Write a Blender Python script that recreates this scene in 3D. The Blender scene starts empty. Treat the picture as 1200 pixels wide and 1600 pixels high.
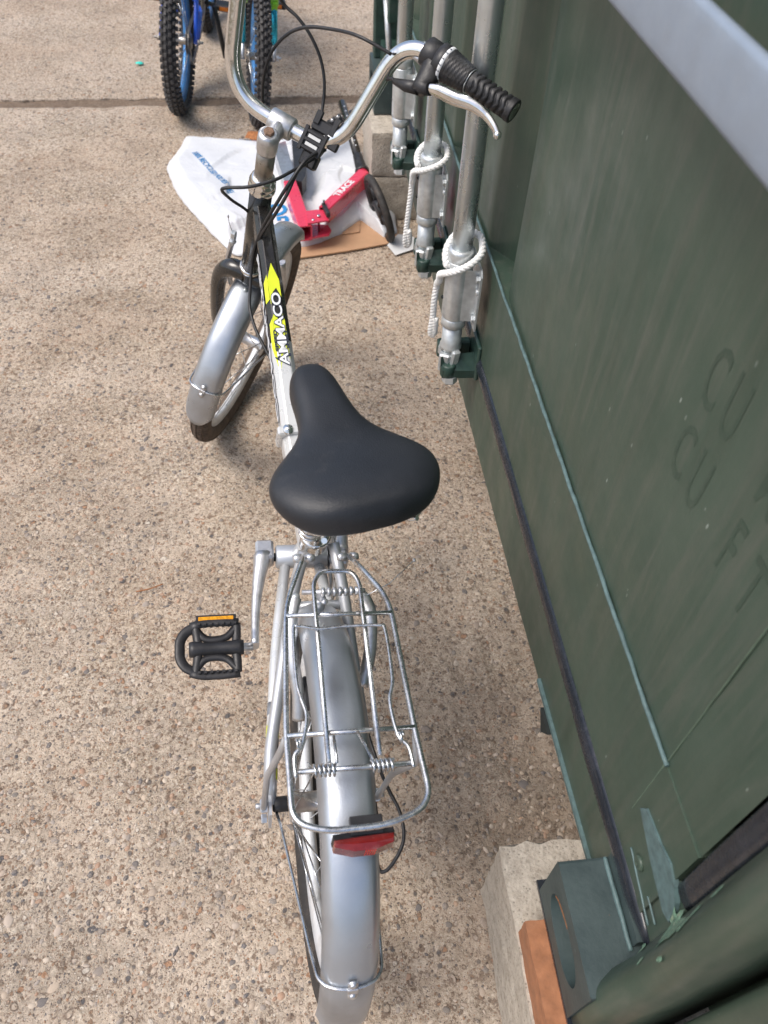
import bpy, bmesh, math, random
import numpy as np
from mathutils import Vector, Matrix, noise
random.seed(7)
PI = math.pi
scene = bpy.context.scene
COL = scene.collection

# ------------------------------------------------------------------ camera
cam_d = bpy.data.cameras.new('camera'); cam = bpy.data.objects.new('camera', cam_d); COL.objects.link(cam)
scene.camera = cam
pitch, roll, yaw = 0.8693, 0.0498, 0.1461
cy, sy = math.cos(yaw), math.sin(yaw)
fwd0 = Vector((sy, cy, 0)); rt0 = Vector((cy, -sy, 0)); upz = Vector((0, 0, 1))
fw = fwd0*math.cos(pitch) - upz*math.sin(pitch); up = fwd0*math.sin(pitch) + upz*math.cos(pitch)
c_, s_ = math.cos(roll), math.sin(roll)
R_ = rt0*c_ + up*s_; U_ = -rt0*s_ + up*c_
m = Matrix((R_, U_, -fw)).transposed().to_4x4(); m.translation = Vector((0, 0, 1.4172))
cam.matrix_world = m
cam_d.sensor_fit = 'VERTICAL'; cam_d.sensor_height = 32; cam_d.lens = 1247.34/1600*32
cam_d.clip_start = 0.02; cam_d.clip_end = 200
cam_d.dof.use_dof = True; cam_d.dof.focus_distance = 1.25; cam_d.dof.aperture_fstop = 6.3

# ------------------------------------------------------------------ light
world = bpy.data.worlds.new('World'); scene.world = world; world.use_nodes = True
nt = world.node_tree; bg = nt.nodes['Background']
sky = nt.nodes.new('ShaderNodeTexSky'); sky.sky_type = 'NISHITA'; sky.sun_disc = False
SUN_EL, SUN_AZ = math.radians(60), math.radians(-105)      # azimuth from +Y towards +X
sky.sun_elevation = SUN_EL; sky.sun_rotation = SUN_AZ
sky.air_density = 1.0; sky.dust_density = 4.0; sky.ozone_density = 1.0
nt.links.new(sky.outputs[0], bg.inputs[0]); bg.inputs[1].default_value = 0.15
sd = bpy.data.lights.new('sun', 'SUN'); sd.energy = 1.7; sd.angle = math.radians(28); sd.color = (1, .965, .91)
sun = bpy.data.objects.new('sun', sd); COL.objects.link(sun)
dirv = Vector((math.sin(SUN_AZ)*math.cos(SUN_EL), math.cos(SUN_AZ)*math.cos(SUN_EL), math.sin(SUN_EL)))
sun.rotation_euler = dirv.to_track_quat('Z', 'Y').to_euler(); sun.location = (0, 0, 8)
vs = scene.view_settings
vs.view_transform = 'Standard'; vs.look = 'None'; vs.gamma = 1; vs.exposure = 0.38; vs.use_curve_mapping = False
scene.render.resolution_x = 768; scene.render.resolution_y = 1024
scene.render.engine = 'CYCLES'

# ------------------------------------------------------------------ materials
class NT:
    def __init__(s, name):
        s.m = bpy.data.materials.new(name); s.m.use_nodes = True; s.t = s.m.node_tree
        s.b = s.t.nodes['Principled BSDF']; s.co = s.t.nodes.new('ShaderNodeTexCoord').outputs['Object']
    def n(s, typ, **kw):
        x = s.t.nodes.new('ShaderNode' + typ)
        for k, v in kw.items():
            if k in x.inputs: x.inputs[k].default_value = v
            else: setattr(x, k, v)
        return x
    def l(s, a, b): s.t.links.new(a, b)
    def noise(s, scale, detail=4, rough=.55, stretch=None, dist=0):
        x = s.n('TexNoise'); x.inputs['Scale'].default_value = scale; x.inputs['Detail'].default_value = detail
        x.inputs['Roughness'].default_value = rough; x.inputs['Distortion'].default_value = dist
        co = s.co
        if stretch:
            mp = s.n('Mapping'); mp.inputs['Scale'].default_value = stretch; s.l(co, mp.inputs[0]); co = mp.outputs[0]
        s.l(co, x.inputs['Vector']); return x.outputs['Fac']
    def ramp(s, fac, stops, interp='LINEAR'):
        r = s.n('ValToRGB'); r.color_ramp.interpolation = interp
        e = r.color_ramp.elements
        while len(e) < len(stops): e.new(.5)
        for i, (p, c) in enumerate(stops):
            e[i].position = p; e[i].color = (*c, 1) if len(c) == 3 else c
        s.l(fac, r.inputs[0]); return r.outputs[0]
    def mix(s, f, a, b, mode='MIX'):
        x = s.n('MixRGB'); x.blend_type = mode
        for i, v in ((0, f), (1, a), (2, b)):
            if isinstance(v, (int, float)): x.inputs[i].default_value = v
            elif isinstance(v, tuple): x.inputs[i].default_value = (*v, 1)
            else: s.l(v, x.inputs[i])
        return x.outputs[0]
    def setb(s, **kw):
        for k, v in kw.items():
            k = k.replace('_', ' ')
            i = s.b.inputs[k]
            if isinstance(v, (int, float)): i.default_value = v
            elif isinstance(v, tuple): i.default_value = (*v, 1)
            else: s.l(v, i)
    def bump(s, h, strength=.3, dist=.002, nrm=None):
        b = s.n('Bump'); b.inputs['Strength'].default_value = strength; b.inputs['Distance'].default_value = dist
        s.l(h, b.inputs['Height'])
        if nrm: s.l(nrm, b.inputs['Normal'])
        return b.outputs[0]

def simple(name, col, rough=.5, metal=0., spec=.5, var=.15, vscale=60, bump=0., bscale=300, dirt=None, dirtamt=.5, coat=0):
    k = NT(name)
    n1 = k.noise(vscale, 4)
    a = tuple(c*(1-var) for c in col); b = tuple(min(1, c*(1+var)) for c in col)
    c = k.ramp(n1, [(.3, a), (.7, b)])
    if dirt:
        n2 = k.noise(vscale*.35, 6, .65)
        f = k.ramp(n2, [(.52, (0, 0, 0)), (.75, (dirtamt,)*3)])
        c = k.mix(f, c, dirt)
    r = k.ramp(k.noise(vscale*1.7, 3), [(.3, (max(0, rough-.08),)*3), (.7, (min(1, rough+.1),)*3)])
    k.setb(Base_Color=c, Roughness=r, Metallic=metal, Specular_IOR_Level=spec, Coat_Weight=coat)
    if bump: k.setb(Normal=k.bump(k.noise(bscale, 3), bump, .001))
    return k.m

M = {}
M['silver'] = simple('silver_paint', (.50, .52, .55), .36, .55, var=.05, vscale=18, bump=.12, bscale=700, dirt=(.36, .33, .29), dirtamt=.55)
M['guard'] = simple('mudguard_silver', (.44, .475, .52), .34, .75, var=.10, vscale=13, bump=.2, bscale=420, dirt=(.26, .23, .20), dirtamt=.6)
M['frame'] = simple('frame_silver_white', (.62, .635, .64), .3, .3, var=.04, vscale=20, dirt=(.5, .47, .42), dirtamt=.35, coat=.3)
M['chrome'] = simple('worn_chrome', (.80, .80, .79), .13, 1, var=.05, vscale=80, bump=.06, bscale=600, dirt=(.32, .25, .18), dirtamt=.55)
M['wire'] = simple('rack_wire_zinc', (.66, .68, .70), .28, 1, var=.15, vscale=130, dirt=(.24, .17, .11), dirtamt=.7)
M['alloy'] = simple('cast_alloy', (.62, .63, .65), .36, .9, var=.1, vscale=90, bump=.3, bscale=500, dirt=(.25, .22, .19), dirtamt=.6)
M['stem'] = simple('stem_grey_steel', (.36, .34, .31), .34, .9, var=.14, vscale=60, dirt=(.2, .16, .12), dirtamt=.6)
M['rust'] = simple('rusty_bolt', (.25, .16, .11), .75, .3, var=.4, vscale=350, bump=.6, bscale=500)
M['blackpaint'] = simple('black_gloss_paint', (.016, .015, .014), .22, 0, var=.3, vscale=50, dirt=(.08, .065, .05), dirtamt=.3, coat=.4)
M['blackplastic'] = simple('black_plastic', (.018, .018, .02), .45, 0, var=.3, vscale=90, bump=.15, bscale=800, dirt=(.09, .085, .08), dirtamt=.3)
M['rubber'] = simple('tyre_rubber', (.028, .026, .025), .7, 0, var=.3, vscale=60, bump=.3, bscale=500, dirt=(.16, .12, .09), dirtamt=.6)
M['dirtytyre'] = simple('dirty_tyre_rubber', (.085, .062, .046), .8, 0, var=.35, vscale=80, bump=.5, bscale=500, dirt=(.2, .14, .09), dirtamt=.7)
M['knobby'] = simple('knobbly_tyre_rubber', (.016, .015, .016), .62, 0, var=.3, vscale=60, dirt=(.08, .07, .06), dirtamt=.4)
M['knobtop'] = simple('knob_top_worn_rubber', (.05, .047, .046), .6, 0, var=.3, vscale=100)
M['rim'] = simple('rim_alloy', (.72, .74, .76), .42, .25, var=.06, vscale=60, dirt=(.4, .36, .3), dirtamt=.5)
M['blue'] = simple('blue_paint', (.015, .10, .62), .3, 0, var=.1, vscale=30, coat=.4)
M['bluerim'] = simple('blue_anodised_rim', (.09, .29, .62), .35, .35, var=.15, vscale=30)
M['green'] = simple('lime_paint', (.22, .62, .02), .3, 0, var=.1, vscale=30, coat=.4)
M['teal'] = simple('cyan_stanchion', (.03, .36, .47), .2, .7, var=.1, vscale=30)
M['yellow'] = simple('yellow_decal', (.66, .74, .03), .35, 0, var=.04, vscale=60)
M['white'] = simple('white_decal', (.78, .80, .82), .35, 0, var=.04, vscale=60)
M['navy'] = simple('dark_decal', (.02, .025, .05), .35, 0, var=.1, vscale=60)
M['greydecal'] = simple('grey_decal', (.24, .26, .29), .35, .3, var=.1, vscale=60)
M['red'] = simple('red_reflector', (.17, .010, .009), .2, 0, var=.2, vscale=120, dirt=(.5, .32, .3), dirtamt=.35, coat=.5)
M['lensred'] = simple('bright_red_lens', (.62, .02, .012), .3, 0)
M['orangerust'] = simple('orange_rust', (.20, .09, .04), .9, 0, var=.4, vscale=300)
M['amber'] = simple('amber_reflector', (.75, .33, .01), .25, 0, var=.25, vscale=200)
M['orange'] = simple('orange_reflector', (.7, .2, .02), .3, 0)
M['pink'] = simple('scooter_red_paint', (.62, .040, .085), .3, .0, var=.06, vscale=12, coat=.4)
M['galv'] = simple('galvanised_steel', (.60, .63, .64), .38, .65, var=.16, vscale=70, bump=.1, bscale=300, dirt=(.66, .68, .68), dirtamt=.35)
M['galvbar'] = simple('galvanised_bar', (.58, .63, .65), .30, .85, var=.06, vscale=25)
M['weldline'] = simple('weld_line_green', (.085, .125, .090), .5, 0, var=.2)
M['handle'] = simple('blue_grey_zinc_handle', (.29, .345, .42), .5, .35, var=.05, vscale=30, bump=.2, bscale=250)
M['rope'] = simple('white_nylon_rope', (.82, .82, .80), .7, 0, var=.08, vscale=300, dirt=(.5, .47, .42), dirtamt=.4)
M['card'] = simple('cardboard', (.45, .27, .155), .85, 0, var=.07, vscale=20, bump=.1, bscale=400)
M['paper'] = simple('white_paper', (.66, .67, .67), .7, 0, var=.03)
M['leaf'] = simple('dead_leaf', (.33, .13, .045), .8, 0, var=.4, vscale=120, bump=.4)
M['tealbit'] = simple('turquoise_scrap', (.04, .62, .50), .6, 0)
M['dark'] = simple('dark_parts_void_shade', (.012, .016, .015), .8, 0)  # small dark parts; also a near-black colour standing in for shade in hollows
M['gasket'] = simple('rubber_gasket', (.014, .018, .025), .24, 0, var=.2, vscale=60, bump=.06, bscale=500, dirt=(.06, .062, .08), dirtamt=.4)
M['greenscrape'] = simple('scraped_green_paint', (.085, .138, .140), .5, 0, var=.25, vscale=90)
M['chip'] = simple('chipped_pale_green', (.13, .235, .165), .6, 0, var=.5, vscale=260, bump=.6, bscale=260, dirt=(.5, .42, .3), dirtamt=.5)
M['ghost'] = simple('ghost_lettering_green', (.036, .060, .043), .45, 0, var=.10)
M['brick'] = simple('orange_brick', (.31, .135, .065), .9, 0, var=.2, vscale=60, bump=.6, bscale=300, dirt=(.2, .12, .08), dirtamt=.4)
M['bark'] = M['leaf']

# container paint
k = NT('container_green')
base = k.ramp(k.noise(3.5, 5), [(.3, (.034, .060, .042)), (.7, (.056, .084, .062))])
st = k.noise(9, 6, .6, (6, 6, .5), .6)
base = k.mix(k.ramp(st, [(.46, (0, 0, 0)), (.72, (.75,)*3)]), base, (.080, .092, .074))
base = k.mix(k.ramp(k.noise(5, 6, .7, (3, 3, .4)), [(.52, (0, 0, 0)), (.70, (.5,)*3)]), base, (.030, .050, .034))
v = k.n('TexVoronoi'); v.inputs['Scale'].default_value = 55; v.feature = 'F1'
mp = k.n('Mapping'); mp.inputs['Scale'].default_value = (1, 1, .35); k.l(k.co, mp.inputs[0]); k.l(mp.outputs[0], v.inputs['Vector'])
chips = k.ramp(v.outputs['Distance'], [(.045, (1, 1, 1)), (.07, (0, 0, 0))])
gate = k.ramp(k.noise(7, 3), [(.50, (0, 0, 0)), (.58, (1, 1, 1))])
base = k.mix(k.mix(1., chips, gate, 'MULTIPLY'), base, (.25, .29, .26))
rg = k.ramp(k.noise(12, 5), [(.3, (.30,)*3), (.7, (.55,)*3)])
k.setb(Base_Color=base, Roughness=rg, Specular_IOR_Level=.5)
k.setb(Normal=k.bump(k.noise(25, 5), .12, .004, k.bump(k.noise(500, 2), .15, .0006)))
M['cgreen'] = k.m
k = NT('casting_green')
base = k.ramp(k.noise(18, 6, .65), [(.3, (.028, .046, .048)), (.7, (.052, .076, .076))])
base = k.mix(k.ramp(k.noise(55, 6, .7), [(.66, (0, 0, 0)), (.72, (1,)*3)]), base, (.16, .20, .19))
base = k.mix(k.ramp(k.noise(34, 5, .7), [(.71, (0, 0, 0)), (.75, (1,)*3)]), base, (.30, .12, .04))
k.setb(Base_Color=base, Roughness=.5)
k.setb(Normal=k.bump(k.noise(120, 5), .3, .002))
M['casting'] = k.m
M['keeper'] = simple('keeper_green', (.022, .050, .040), .38, 0, var=.3, vscale=50, dirt=(.1, .13, .12), dirtamt=.4)

# saddle
k = NT('saddle_vinyl')
base = k.ramp(k.noise(12, 6, .6), [(.3, (.009, .011, .015)), (.7, (.018, .021, .027))])
base = k.mix(k.ramp(k.noise(30, 6, .7), [(.6, (0, 0, 0)), (.8, (.3,)*3)]), base, (.10, .095, .09))
k.setb(Base_Color=base, Roughness=k.ramp(k.noise(20, 5), [(.3, (.42,)*3), (.7, (.55,)*3)]), Specular_IOR_Level=.55)
k.setb(Normal=k.bump(k.noise(650, 2), .35, .0010, k.bump(k.noise(45, 4), .25, .002)))
M['saddle'] = k.m

# plastic bag
k = NT('white_poly_bag')
k.setb(Base_Color=k.ramp(k.noise(9, 5), [(.3, (.60, .62, .65)), (.7, (.70, .715, .735))]), Roughness=.42, Subsurface_Weight=.0)
k.setb(Normal=k.bump(k.noise(18, 5, .55, None, 1.2), .35, .008))
M['bag'] = k.m

# concrete block
k = NT('concrete_block')
base = k.ramp(k.noise(60, 8, .7), [(.25, (.30, .26, .21)), (.5, (.46, .41, .345)), (.75, (.58, .53, .45))])
v = k.n('TexVoronoi'); v.inputs['Scale'].default_value = 170; k.l(k.co, v.inputs['Vector'])
base = k.mix(k.ramp(v.outputs['Distance'], [(.12, (.6,)*3), (.3, (0, 0, 0))]), base, (.14, .125, .11))
k.setb(Base_Color=base, Roughness=.95, Specular_IOR_Level=.2)
k.setb(Normal=k.bump(k.noise(90, 8, .75), .7, .004, k.bump(v.outputs['Distance'], .5, .003)))
M['block'] = k.m

# weathered exposed aggregate concrete
def ground_mat(name, rough_patch):
    k = NT(name)
    big = k.noise(1.6, 6, .6); mid = k.noise(9, 7, .65); fine = k.noise(120, 4, .72)
    base = k.ramp(fine, [(.35, (.20, .14, .10)), (.44, (.40, .32, .235)), (.54, (.57, .475, .365)), (.65, (.80, .71, .58))])
    base = k.mix(k.ramp(mid, [(.42, (0, 0, 0)), (.66, (.45,)*3)]), base, (.66, .57, .48))
    base = k.mix(k.ramp(big, [(.4, (0, 0, 0)), (.7, (.18,)*3)]), base, (.50, .405, .32))
    flatp = k.ramp(k.noise(4.2, 6, .68), [(.40, (.80,)*3), (.60, (.12,)*3)])
    base = k.mix(flatp, base, (.575, .47, .37))
    stain = k.ramp(k.noise(1.3, 5, .6, (1, 1.6, 1), .5), [(.42, (0, 0, 0)), (.62, (.42,)*3)])
    ht = None; nrm = None
    cols = [(0, (.58, .48, .38)), (.16, (.33, .215, .14)), (.28, (.52, .42, .32)), (.42, (.12, .118, .125)), (.52, (.60, .50, .41)), (.66, (.45, .255, .15)), (.76, (.20, .18, .165)), (.86, (.72, .64, .54))]
    masks = []
    for sc, lo, hi, dens in ((300, .28, .38, .30), (150, .26, .36, .45), (82, .25, .35, .60), (48, .22, .30, .80)):
        w = k.n('TexNoise'); w.inputs['Scale'].default_value = sc*.8; w.inputs['Detail'].default_value = 2; k.l(k.co, w.inputs['Vector'])
        mm = k.n('VectorMath', operation='MULTIPLY_ADD'); k.l(w.outputs['Color'], mm.inputs[0]); mm.inputs[1].default_value = (.9/sc,)*3; k.l(k.co, mm.inputs[2])
        v = k.n('TexVoronoi'); v.inputs['Scale'].default_value = sc; k.l(mm.outputs[0], v.inputs['Vector'])
        sep = k.n('SeparateColor'); k.l(v.outputs['Color'], sep.inputs[0])
        on = k.ramp(sep.outputs[0], [(dens-.01, (0, 0, 0)), (dens+.01, (1, 1, 1))])
        disc = k.ramp(v.outputs['Distance'], [(lo, (1, 1, 1)), (hi, (0, 0, 0))])
        mask = k.mix(1., on, disc, 'MULTIPLY')
        pc = k.ramp(sep.outputs[1], cols, 'CONSTANT')
        base = k.mix(k.mix(1., mask, (.9, .9, .9), 'MULTIPLY'), base, pc)
        # dark rim round each stone: pit outline and shadow-side shade put into colour
        ring = k.ramp(v.outputs['Distance'], [(lo-.01, (0, 0, 0)), (lo+.04, (1, 1, 1)), (hi+.03, (1, 1, 1)), (hi+.10, (0, 0, 0))])
        patch = k.ramp(k.noise(sc*.35, 3), [(.43, (0, 0, 0)), (.58, (.75,)*3)])
        base = k.mix(k.mix(1., k.mix(1., ring, on, 'MULTIPLY'), patch, 'MULTIPLY'), base, (.20, .145, .11))
        nrm = k.bump(mask, .5, .6/sc, nrm)
        masks.append(mask)
    base = k.mix(k.ramp(k.noise(60, 4, .72), [(.37, (.75,)*3), (.43, (0, 0, 0))]), base, (.22, .155, .11))
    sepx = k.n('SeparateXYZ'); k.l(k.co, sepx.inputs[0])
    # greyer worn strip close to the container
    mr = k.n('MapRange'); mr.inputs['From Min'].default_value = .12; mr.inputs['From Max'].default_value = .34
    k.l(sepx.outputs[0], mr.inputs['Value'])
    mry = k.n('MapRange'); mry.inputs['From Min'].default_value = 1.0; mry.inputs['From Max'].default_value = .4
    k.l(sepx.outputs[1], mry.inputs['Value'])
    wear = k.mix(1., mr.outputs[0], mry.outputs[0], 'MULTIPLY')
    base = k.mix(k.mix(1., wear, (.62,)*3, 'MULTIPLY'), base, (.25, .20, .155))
    base = k.mix(stain, base, k.mix(1., base, (.72, .64, .56), 'MULTIPLY'))
    smoothp = k.ramp(k.noise(5.5, 5, .6), [(.38, (.6,)*3), (.58, (1,)*3)])
    for h_, d_ in ((k.noise(140, 5, .75), .0045), (k.noise(55, 5, .72, None, .6), .010)):
        nrm = k.bump(h_, 1., d_, nrm); k.l(smoothp, nrm.node.inputs['Strength'])
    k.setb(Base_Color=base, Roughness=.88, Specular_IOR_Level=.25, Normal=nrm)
    return k.m
M['ground'] = ground_mat('aggregate_concrete', True)
M['soil'] = simple('joint_dirt', (.16, .115, .08), .95, 0, var=.35, vscale=120, bump=.9, bscale=250, dirt=(.32, .25, .18), dirtamt=.5)
k = NT('pebble_stone')
at = k.n('Attribute'); at.attribute_name = 'tone'
k.setb(Base_Color=k.mix(k.ramp(k.noise(400, 4), [(.38, (.05,)*3), (.68, (.5,)*3)]), at.outputs['Color'], (.49, .40, .32)), Roughness=.7, Specular_IOR_Level=.35)
k.setb(Normal=k.bump(k.noise(500, 4), .3, .001))
M['pebble'] = k.m

# ------------------------------------------------------------------ mesh helpers
def V(*a): return Vector(a)
class MB:
    def __init__(s): s.v = []; s.f = []; s.sm = []
    def add(s, vs_, fs, smooth=True):
        o = len(s.v); s.v += [Vector(p) for p in vs_]; s.f += [[i+o for i in f] for f in fs]; s.sm += [smooth]*len(fs); return s
    def ring_surf(s, rings, closed_u=False, closed_v=True, caps=True, smooth=True):
        o = len(s.v); n = len(rings[0])
        for r in rings: s.v += [Vector(p) for p in r]
        R = len(rings)
        for i in range(R if closed_u else R-1):
            for j in range(n if closed_v else n-1):
                a = o+i*n+j; b = o+i*n+(j+1) % n; c = o+((i+1) % R)*n+(j+1) % n; d = o+((i+1) % R)*n+j
                s.f.append([a, b, c, d]); s.sm.append(smooth)
        if caps and not closed_u and closed_v:
            s.f.append([o+j for j in range(n)][::-1]); s.f.append([o+(R-1)*n+j for j in range(n)]); s.sm += [False, False]
        return s
    def tube(s, pts, r, n=10, closed=False, caps=True, flat=1.):
        pts = [Vector(p) for p in pts]; N = len(pts)
        if not isinstance(r, (list, tuple)): r = [r]*N
        tg = []
        for i in range(N):
            a = pts[i-1] if (i > 0 or closed) else pts[i]; b = pts[(i+1) % N] if (i < N-1 or closed) else pts[i]
            t = (b-a); tg.append(t.normalized() if t.length > 1e-9 else Vector((0, 0, 1)))
        ref = Vector((0, 0, 1)) if abs(tg[0].z) < .9 else Vector((1, 0, 0))
        nrm = (ref-tg[0]*ref.dot(tg[0])).normalized(); rings = []
        for i in range(N):
            nrm = (nrm-tg[i]*nrm.dot(tg[i]))
            nrm = nrm.normalized() if nrm.length > 1e-6 else tg[i].orthogonal().normalized()
            bn = tg[i].cross(nrm)
            rings.append([pts[i]+nrm*math.cos(2*PI*j/n)*r[i]+bn*math.sin(2*PI*j/n)*r[i]*flat for j in range(n)])
        return s.ring_surf(rings, closed, True, caps)
    def box(s, c, X, Y, Z, bev=0.):
        # c centre; X,Y,Z half-extent vectors
        c = Vector(c); X = Vector(X); Y = Vector(Y); Z = Vector(Z)
        if bev <= 0:
            vs_ = [c+X*a+Y*b+Z*d for a in (-1, 1) for b in (-1, 1) for d in (-1, 1)]
            return s.add(vs_, [[0, 1, 3, 2], [4, 6, 7, 5], [0, 4, 5, 1], [2, 3, 7, 6], [0, 2, 6, 4], [1, 5, 7, 3]], False)
        lx, ly, lz = X.length, Y.length, Z.length
        bx, by, bz = bev/lx, bev/ly, bev/lz
        o = len(s.v); idx = {}
        for a in (-1, 1):
            for b in (-1, 1):
                for d in (-1, 1):
                    for q, (fx, fy, fz) in enumerate(((1, 1-by, 1-bz), (1-bx, 1, 1-bz), (1-bx, 1-by, 1))):
                        idx[(a, b, d, q)] = len(s.v); s.v.append(c+X*a*fx+Y*b*fy+Z*d*fz)
        def F(l, sm=False): s.f.append([idx[i] for i in l]); s.sm.append(sm)
        for a in (-1, 1):
            F([(a, -1, -1, 0), (a, 1, -1, 0), (a, 1, 1, 0), (a, -1, 1, 0)][::a])
            F([(-1, a, -1, 1), (-1, a, 1, 1), (1, a, 1, 1), (1, a, -1, 1)][::a])
            F([(-1, -1, a, 2), (1, -1, a, 2), (1, 1, a, 2), (-1, 1, a, 2)][::a])
        for a in (-1, 1):
            for b in (-1, 1):
                F([(a, b, -1, 0), (a, b, -1, 1), (a, b, 1, 1), (a, b, 1, 0)])
                F([(a, -1, b, 0), (a, 1, b, 0), (a, 1, b, 2), (a, -1, b, 2)])
                F([(-1, a, b, 1), (1, a, b, 1), (1, a, b, 2), (-1, a, b, 2)])
                for d in (-1, 1): F([(a, b, d, 0), (a, b, d, 1), (a, b, d, 2)])
        return s
    def prism(s, poly, d, smooth=False):
        # poly: list of points (closed, planar), d extrusion vector
        n = len(poly); d = Vector(d); o = len(s.v)
        s.v += [Vector(p) for p in poly]+[Vector(p)+d for p in poly]
        s.f.append([o+i for i in range(n)][::-1]); s.f.append([o+n+i for i in range(n)]); s.sm += [False, False]
        for i in range(n):
            j = (i+1) % n; s.f.append([o+i, o+j, o+n+j, o+n+i]); s.sm.append(smooth)
        return s
    def lathe(s, c, axis, prof, n=20):
        # prof: (dist along axis, radius)
        c = Vector(c); a = Vector(axis).normalized(); x = a.orthogonal().normalized(); y = a.cross(x)
        rings = [[c+a*t+(x*math.cos(2*PI*j/n)+y*math.sin(2*PI*j/n))*max(r, 1e-5) for j in range(n)] for t, r in prof]
        return s.ring_surf(rings, False, True, True)
    def hexnut(s, c, axis, r, h):
        c = Vector(c); a = Vector(axis).normalized(); x = a.orthogonal().normalized(); y = a.cross(x)
        rings = [[c+a*t+(x*math.cos(PI/3*j)+y*math.sin(PI/3*j))*r*q for j in range(6)] for t, q in ((0, 1), (h*.8, 1), (h, .85))]
        return s.ring_surf(rings, False, True, True, False)
    def ball(s, c, r, n=10, sc=(1, 1, 1)):
        c = Vector(c)
        rings = [[c+Vector((sc[0]*r*math.sin(t)*math.cos(2*PI*j/n), sc[1]*r*math.sin(t)*math.sin(2*PI*j/n), sc[2]*r*math.cos(t))) for j in range(n)] for t in [PI*(i+.02)/(n//2+.04) for i in range(n//2+1)]]
        return s.ring_surf(rings)

ORG = {}
def origin_of(p):
    o = Vector((0, 0, 0))
    while p is not None: o += p.location; p = p.parent
    return o
def recalc(me):
    bm = bmesh.new(); bm.from_mesh(me); bmesh.ops.recalc_face_normals(bm, faces=bm.faces); bm.to_mesh(me); bm.free()
def obj(name, mb, mat, parent=None, kind=None, label=None, loc=None, fix=True):
    me = bpy.data.meshes.new(name)
    base = origin_of(parent)
    l = Vector(loc) if loc is not None else Vector((0, 0, 0))
    off = base+l if parent is not None else l
    me.from_pydata([tuple(p-off) for p in mb.v], [], mb.f)
    me.polygons.foreach_set('use_smooth', mb.sm)
    if fix: recalc(me)
    mats = mat if isinstance(mat, (list, tuple)) else [mat]
    for q in mats: me.materials.append(M[q] if isinstance(q, str) else q)
    o = bpy.data.objects.new(name, me); COL.objects.link(o); o.location = l
    if parent is not None: o.parent = parent
    if kind: o['kind'] = kind
    if label: o['label'] = label
    return o
def thing(name, label, cat, loc, group=None):
    o = bpy.data.objects.new(name, None); COL.objects.link(o); o.location = loc; o.empty_display_size = .05
    o['label'] = label; o['category'] = cat
    if group: o['group'] = group
    return o
def tag(o, label, cat, group=None):
    o['label'] = label; o['category'] = cat
    if group: o['group'] = group
    return o
def fillet(pts, r, n=6, closed=False):
    pts = [Vector(p) for p in pts]; out = []; N = len(pts)
    for i in range(N):
        if not closed and i in (0, N-1): out.append(pts[i]); continue
        p = pts[i]; a = pts[i-1]-p; b = pts[(i+1) % N]-p
        rr = min(r if not isinstance(r, (list, tuple)) else r[i], a.length*.48, b.length*.48)
        A = p+a.normalized()*rr; B = p+b.normalized()*rr
        for t in range(n+1):
            t /= n; out.append(A*(1-t)**2+p*2*t*(1-t)+B*t*t)
    return out
def smooth(pts, n=6, closed=False):
    pts = [Vector(p) for p in pts]; out = []; N = len(pts)
    for i in range(N if closed else N-1):
        p0 = pts[i-1] if (i > 0 or closed) else pts[i]; p1 = pts[i]; p2 = pts[(i+1) % N]; p3 = pts[(i+2) % N] if (i+2 < N or closed) else p2
        for t in range(n):
            t /= n; out.append(.5*((2*p1)+(p2-p0)*t+(2*p0-5*p1+4*p2-p3)*t*t+(3*p1-3*p2+p3-p0)*t**3))
    if not closed: out.append(pts[-1])
    return out
def text_mesh(name, body, size, mat, parent, origin, xdir, ydir, extrude=.0003, sx=1., bold=0., space=1., label=None, align='LEFT', warp=None):
    cu = bpy.data.curves.new(name, 'FONT'); cu.body = body; cu.size = size; cu.extrude = extrude; cu.offset = bold; cu.space_character = space; cu.align_x = align; cu.align_y = 'CENTER'
    cu.resolution_u = 3
    t = bpy.data.objects.new(name+'_tmp', cu); COL.objects.link(t)
    dg = bpy.context.evaluated_depsgraph_get(); me = bpy.data.meshes.new_from_object(t.evaluated_get(dg))
    COL.objects.unlink(t); bpy.data.objects.remove(t)
    x = Vector(xdir).normalized(); y = Vector(ydir); y = (y-x*y.dot(x)).normalized(); z = x.cross(y)
    base = origin_of(parent)
    for vtx in me.vertices:
        c = vtx.co
        p = Vector(origin)+x*c.x*sx+y*c.y+z*c.z
        if warp: p = warp(c.x*sx, c.y, c.z)
        vtx.co = p-base
    me.materials.clear(); me.materials.append(M[mat])
    o = bpy.data.objects.new(name, me); COL.objects.link(o); o.parent = parent
    if label: o['label'] = label
    return o

class Fr:
    def __init__(s, O, F, R, U): s.O = Vector(O); s.F = Vector(F); s.R = Vector(R); s.U = Vector(U)
    def __call__(s, u, v, w): return s.O+s.F*u+s.R*v+s.U*w
    def d(s, u, v, w): return s.F*u+s.R*v+s.U*w
def frame_hl(O, hd, le):
    F = V(math.sin(hd), math.cos(hd), 0); Rt = V(math.cos(hd), -math.sin(hd), 0); U = V(0, 0, 1)*math.cos(le)+Rt*math.sin(le)
    return Fr(O, F, F.cross(U), U)

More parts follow.
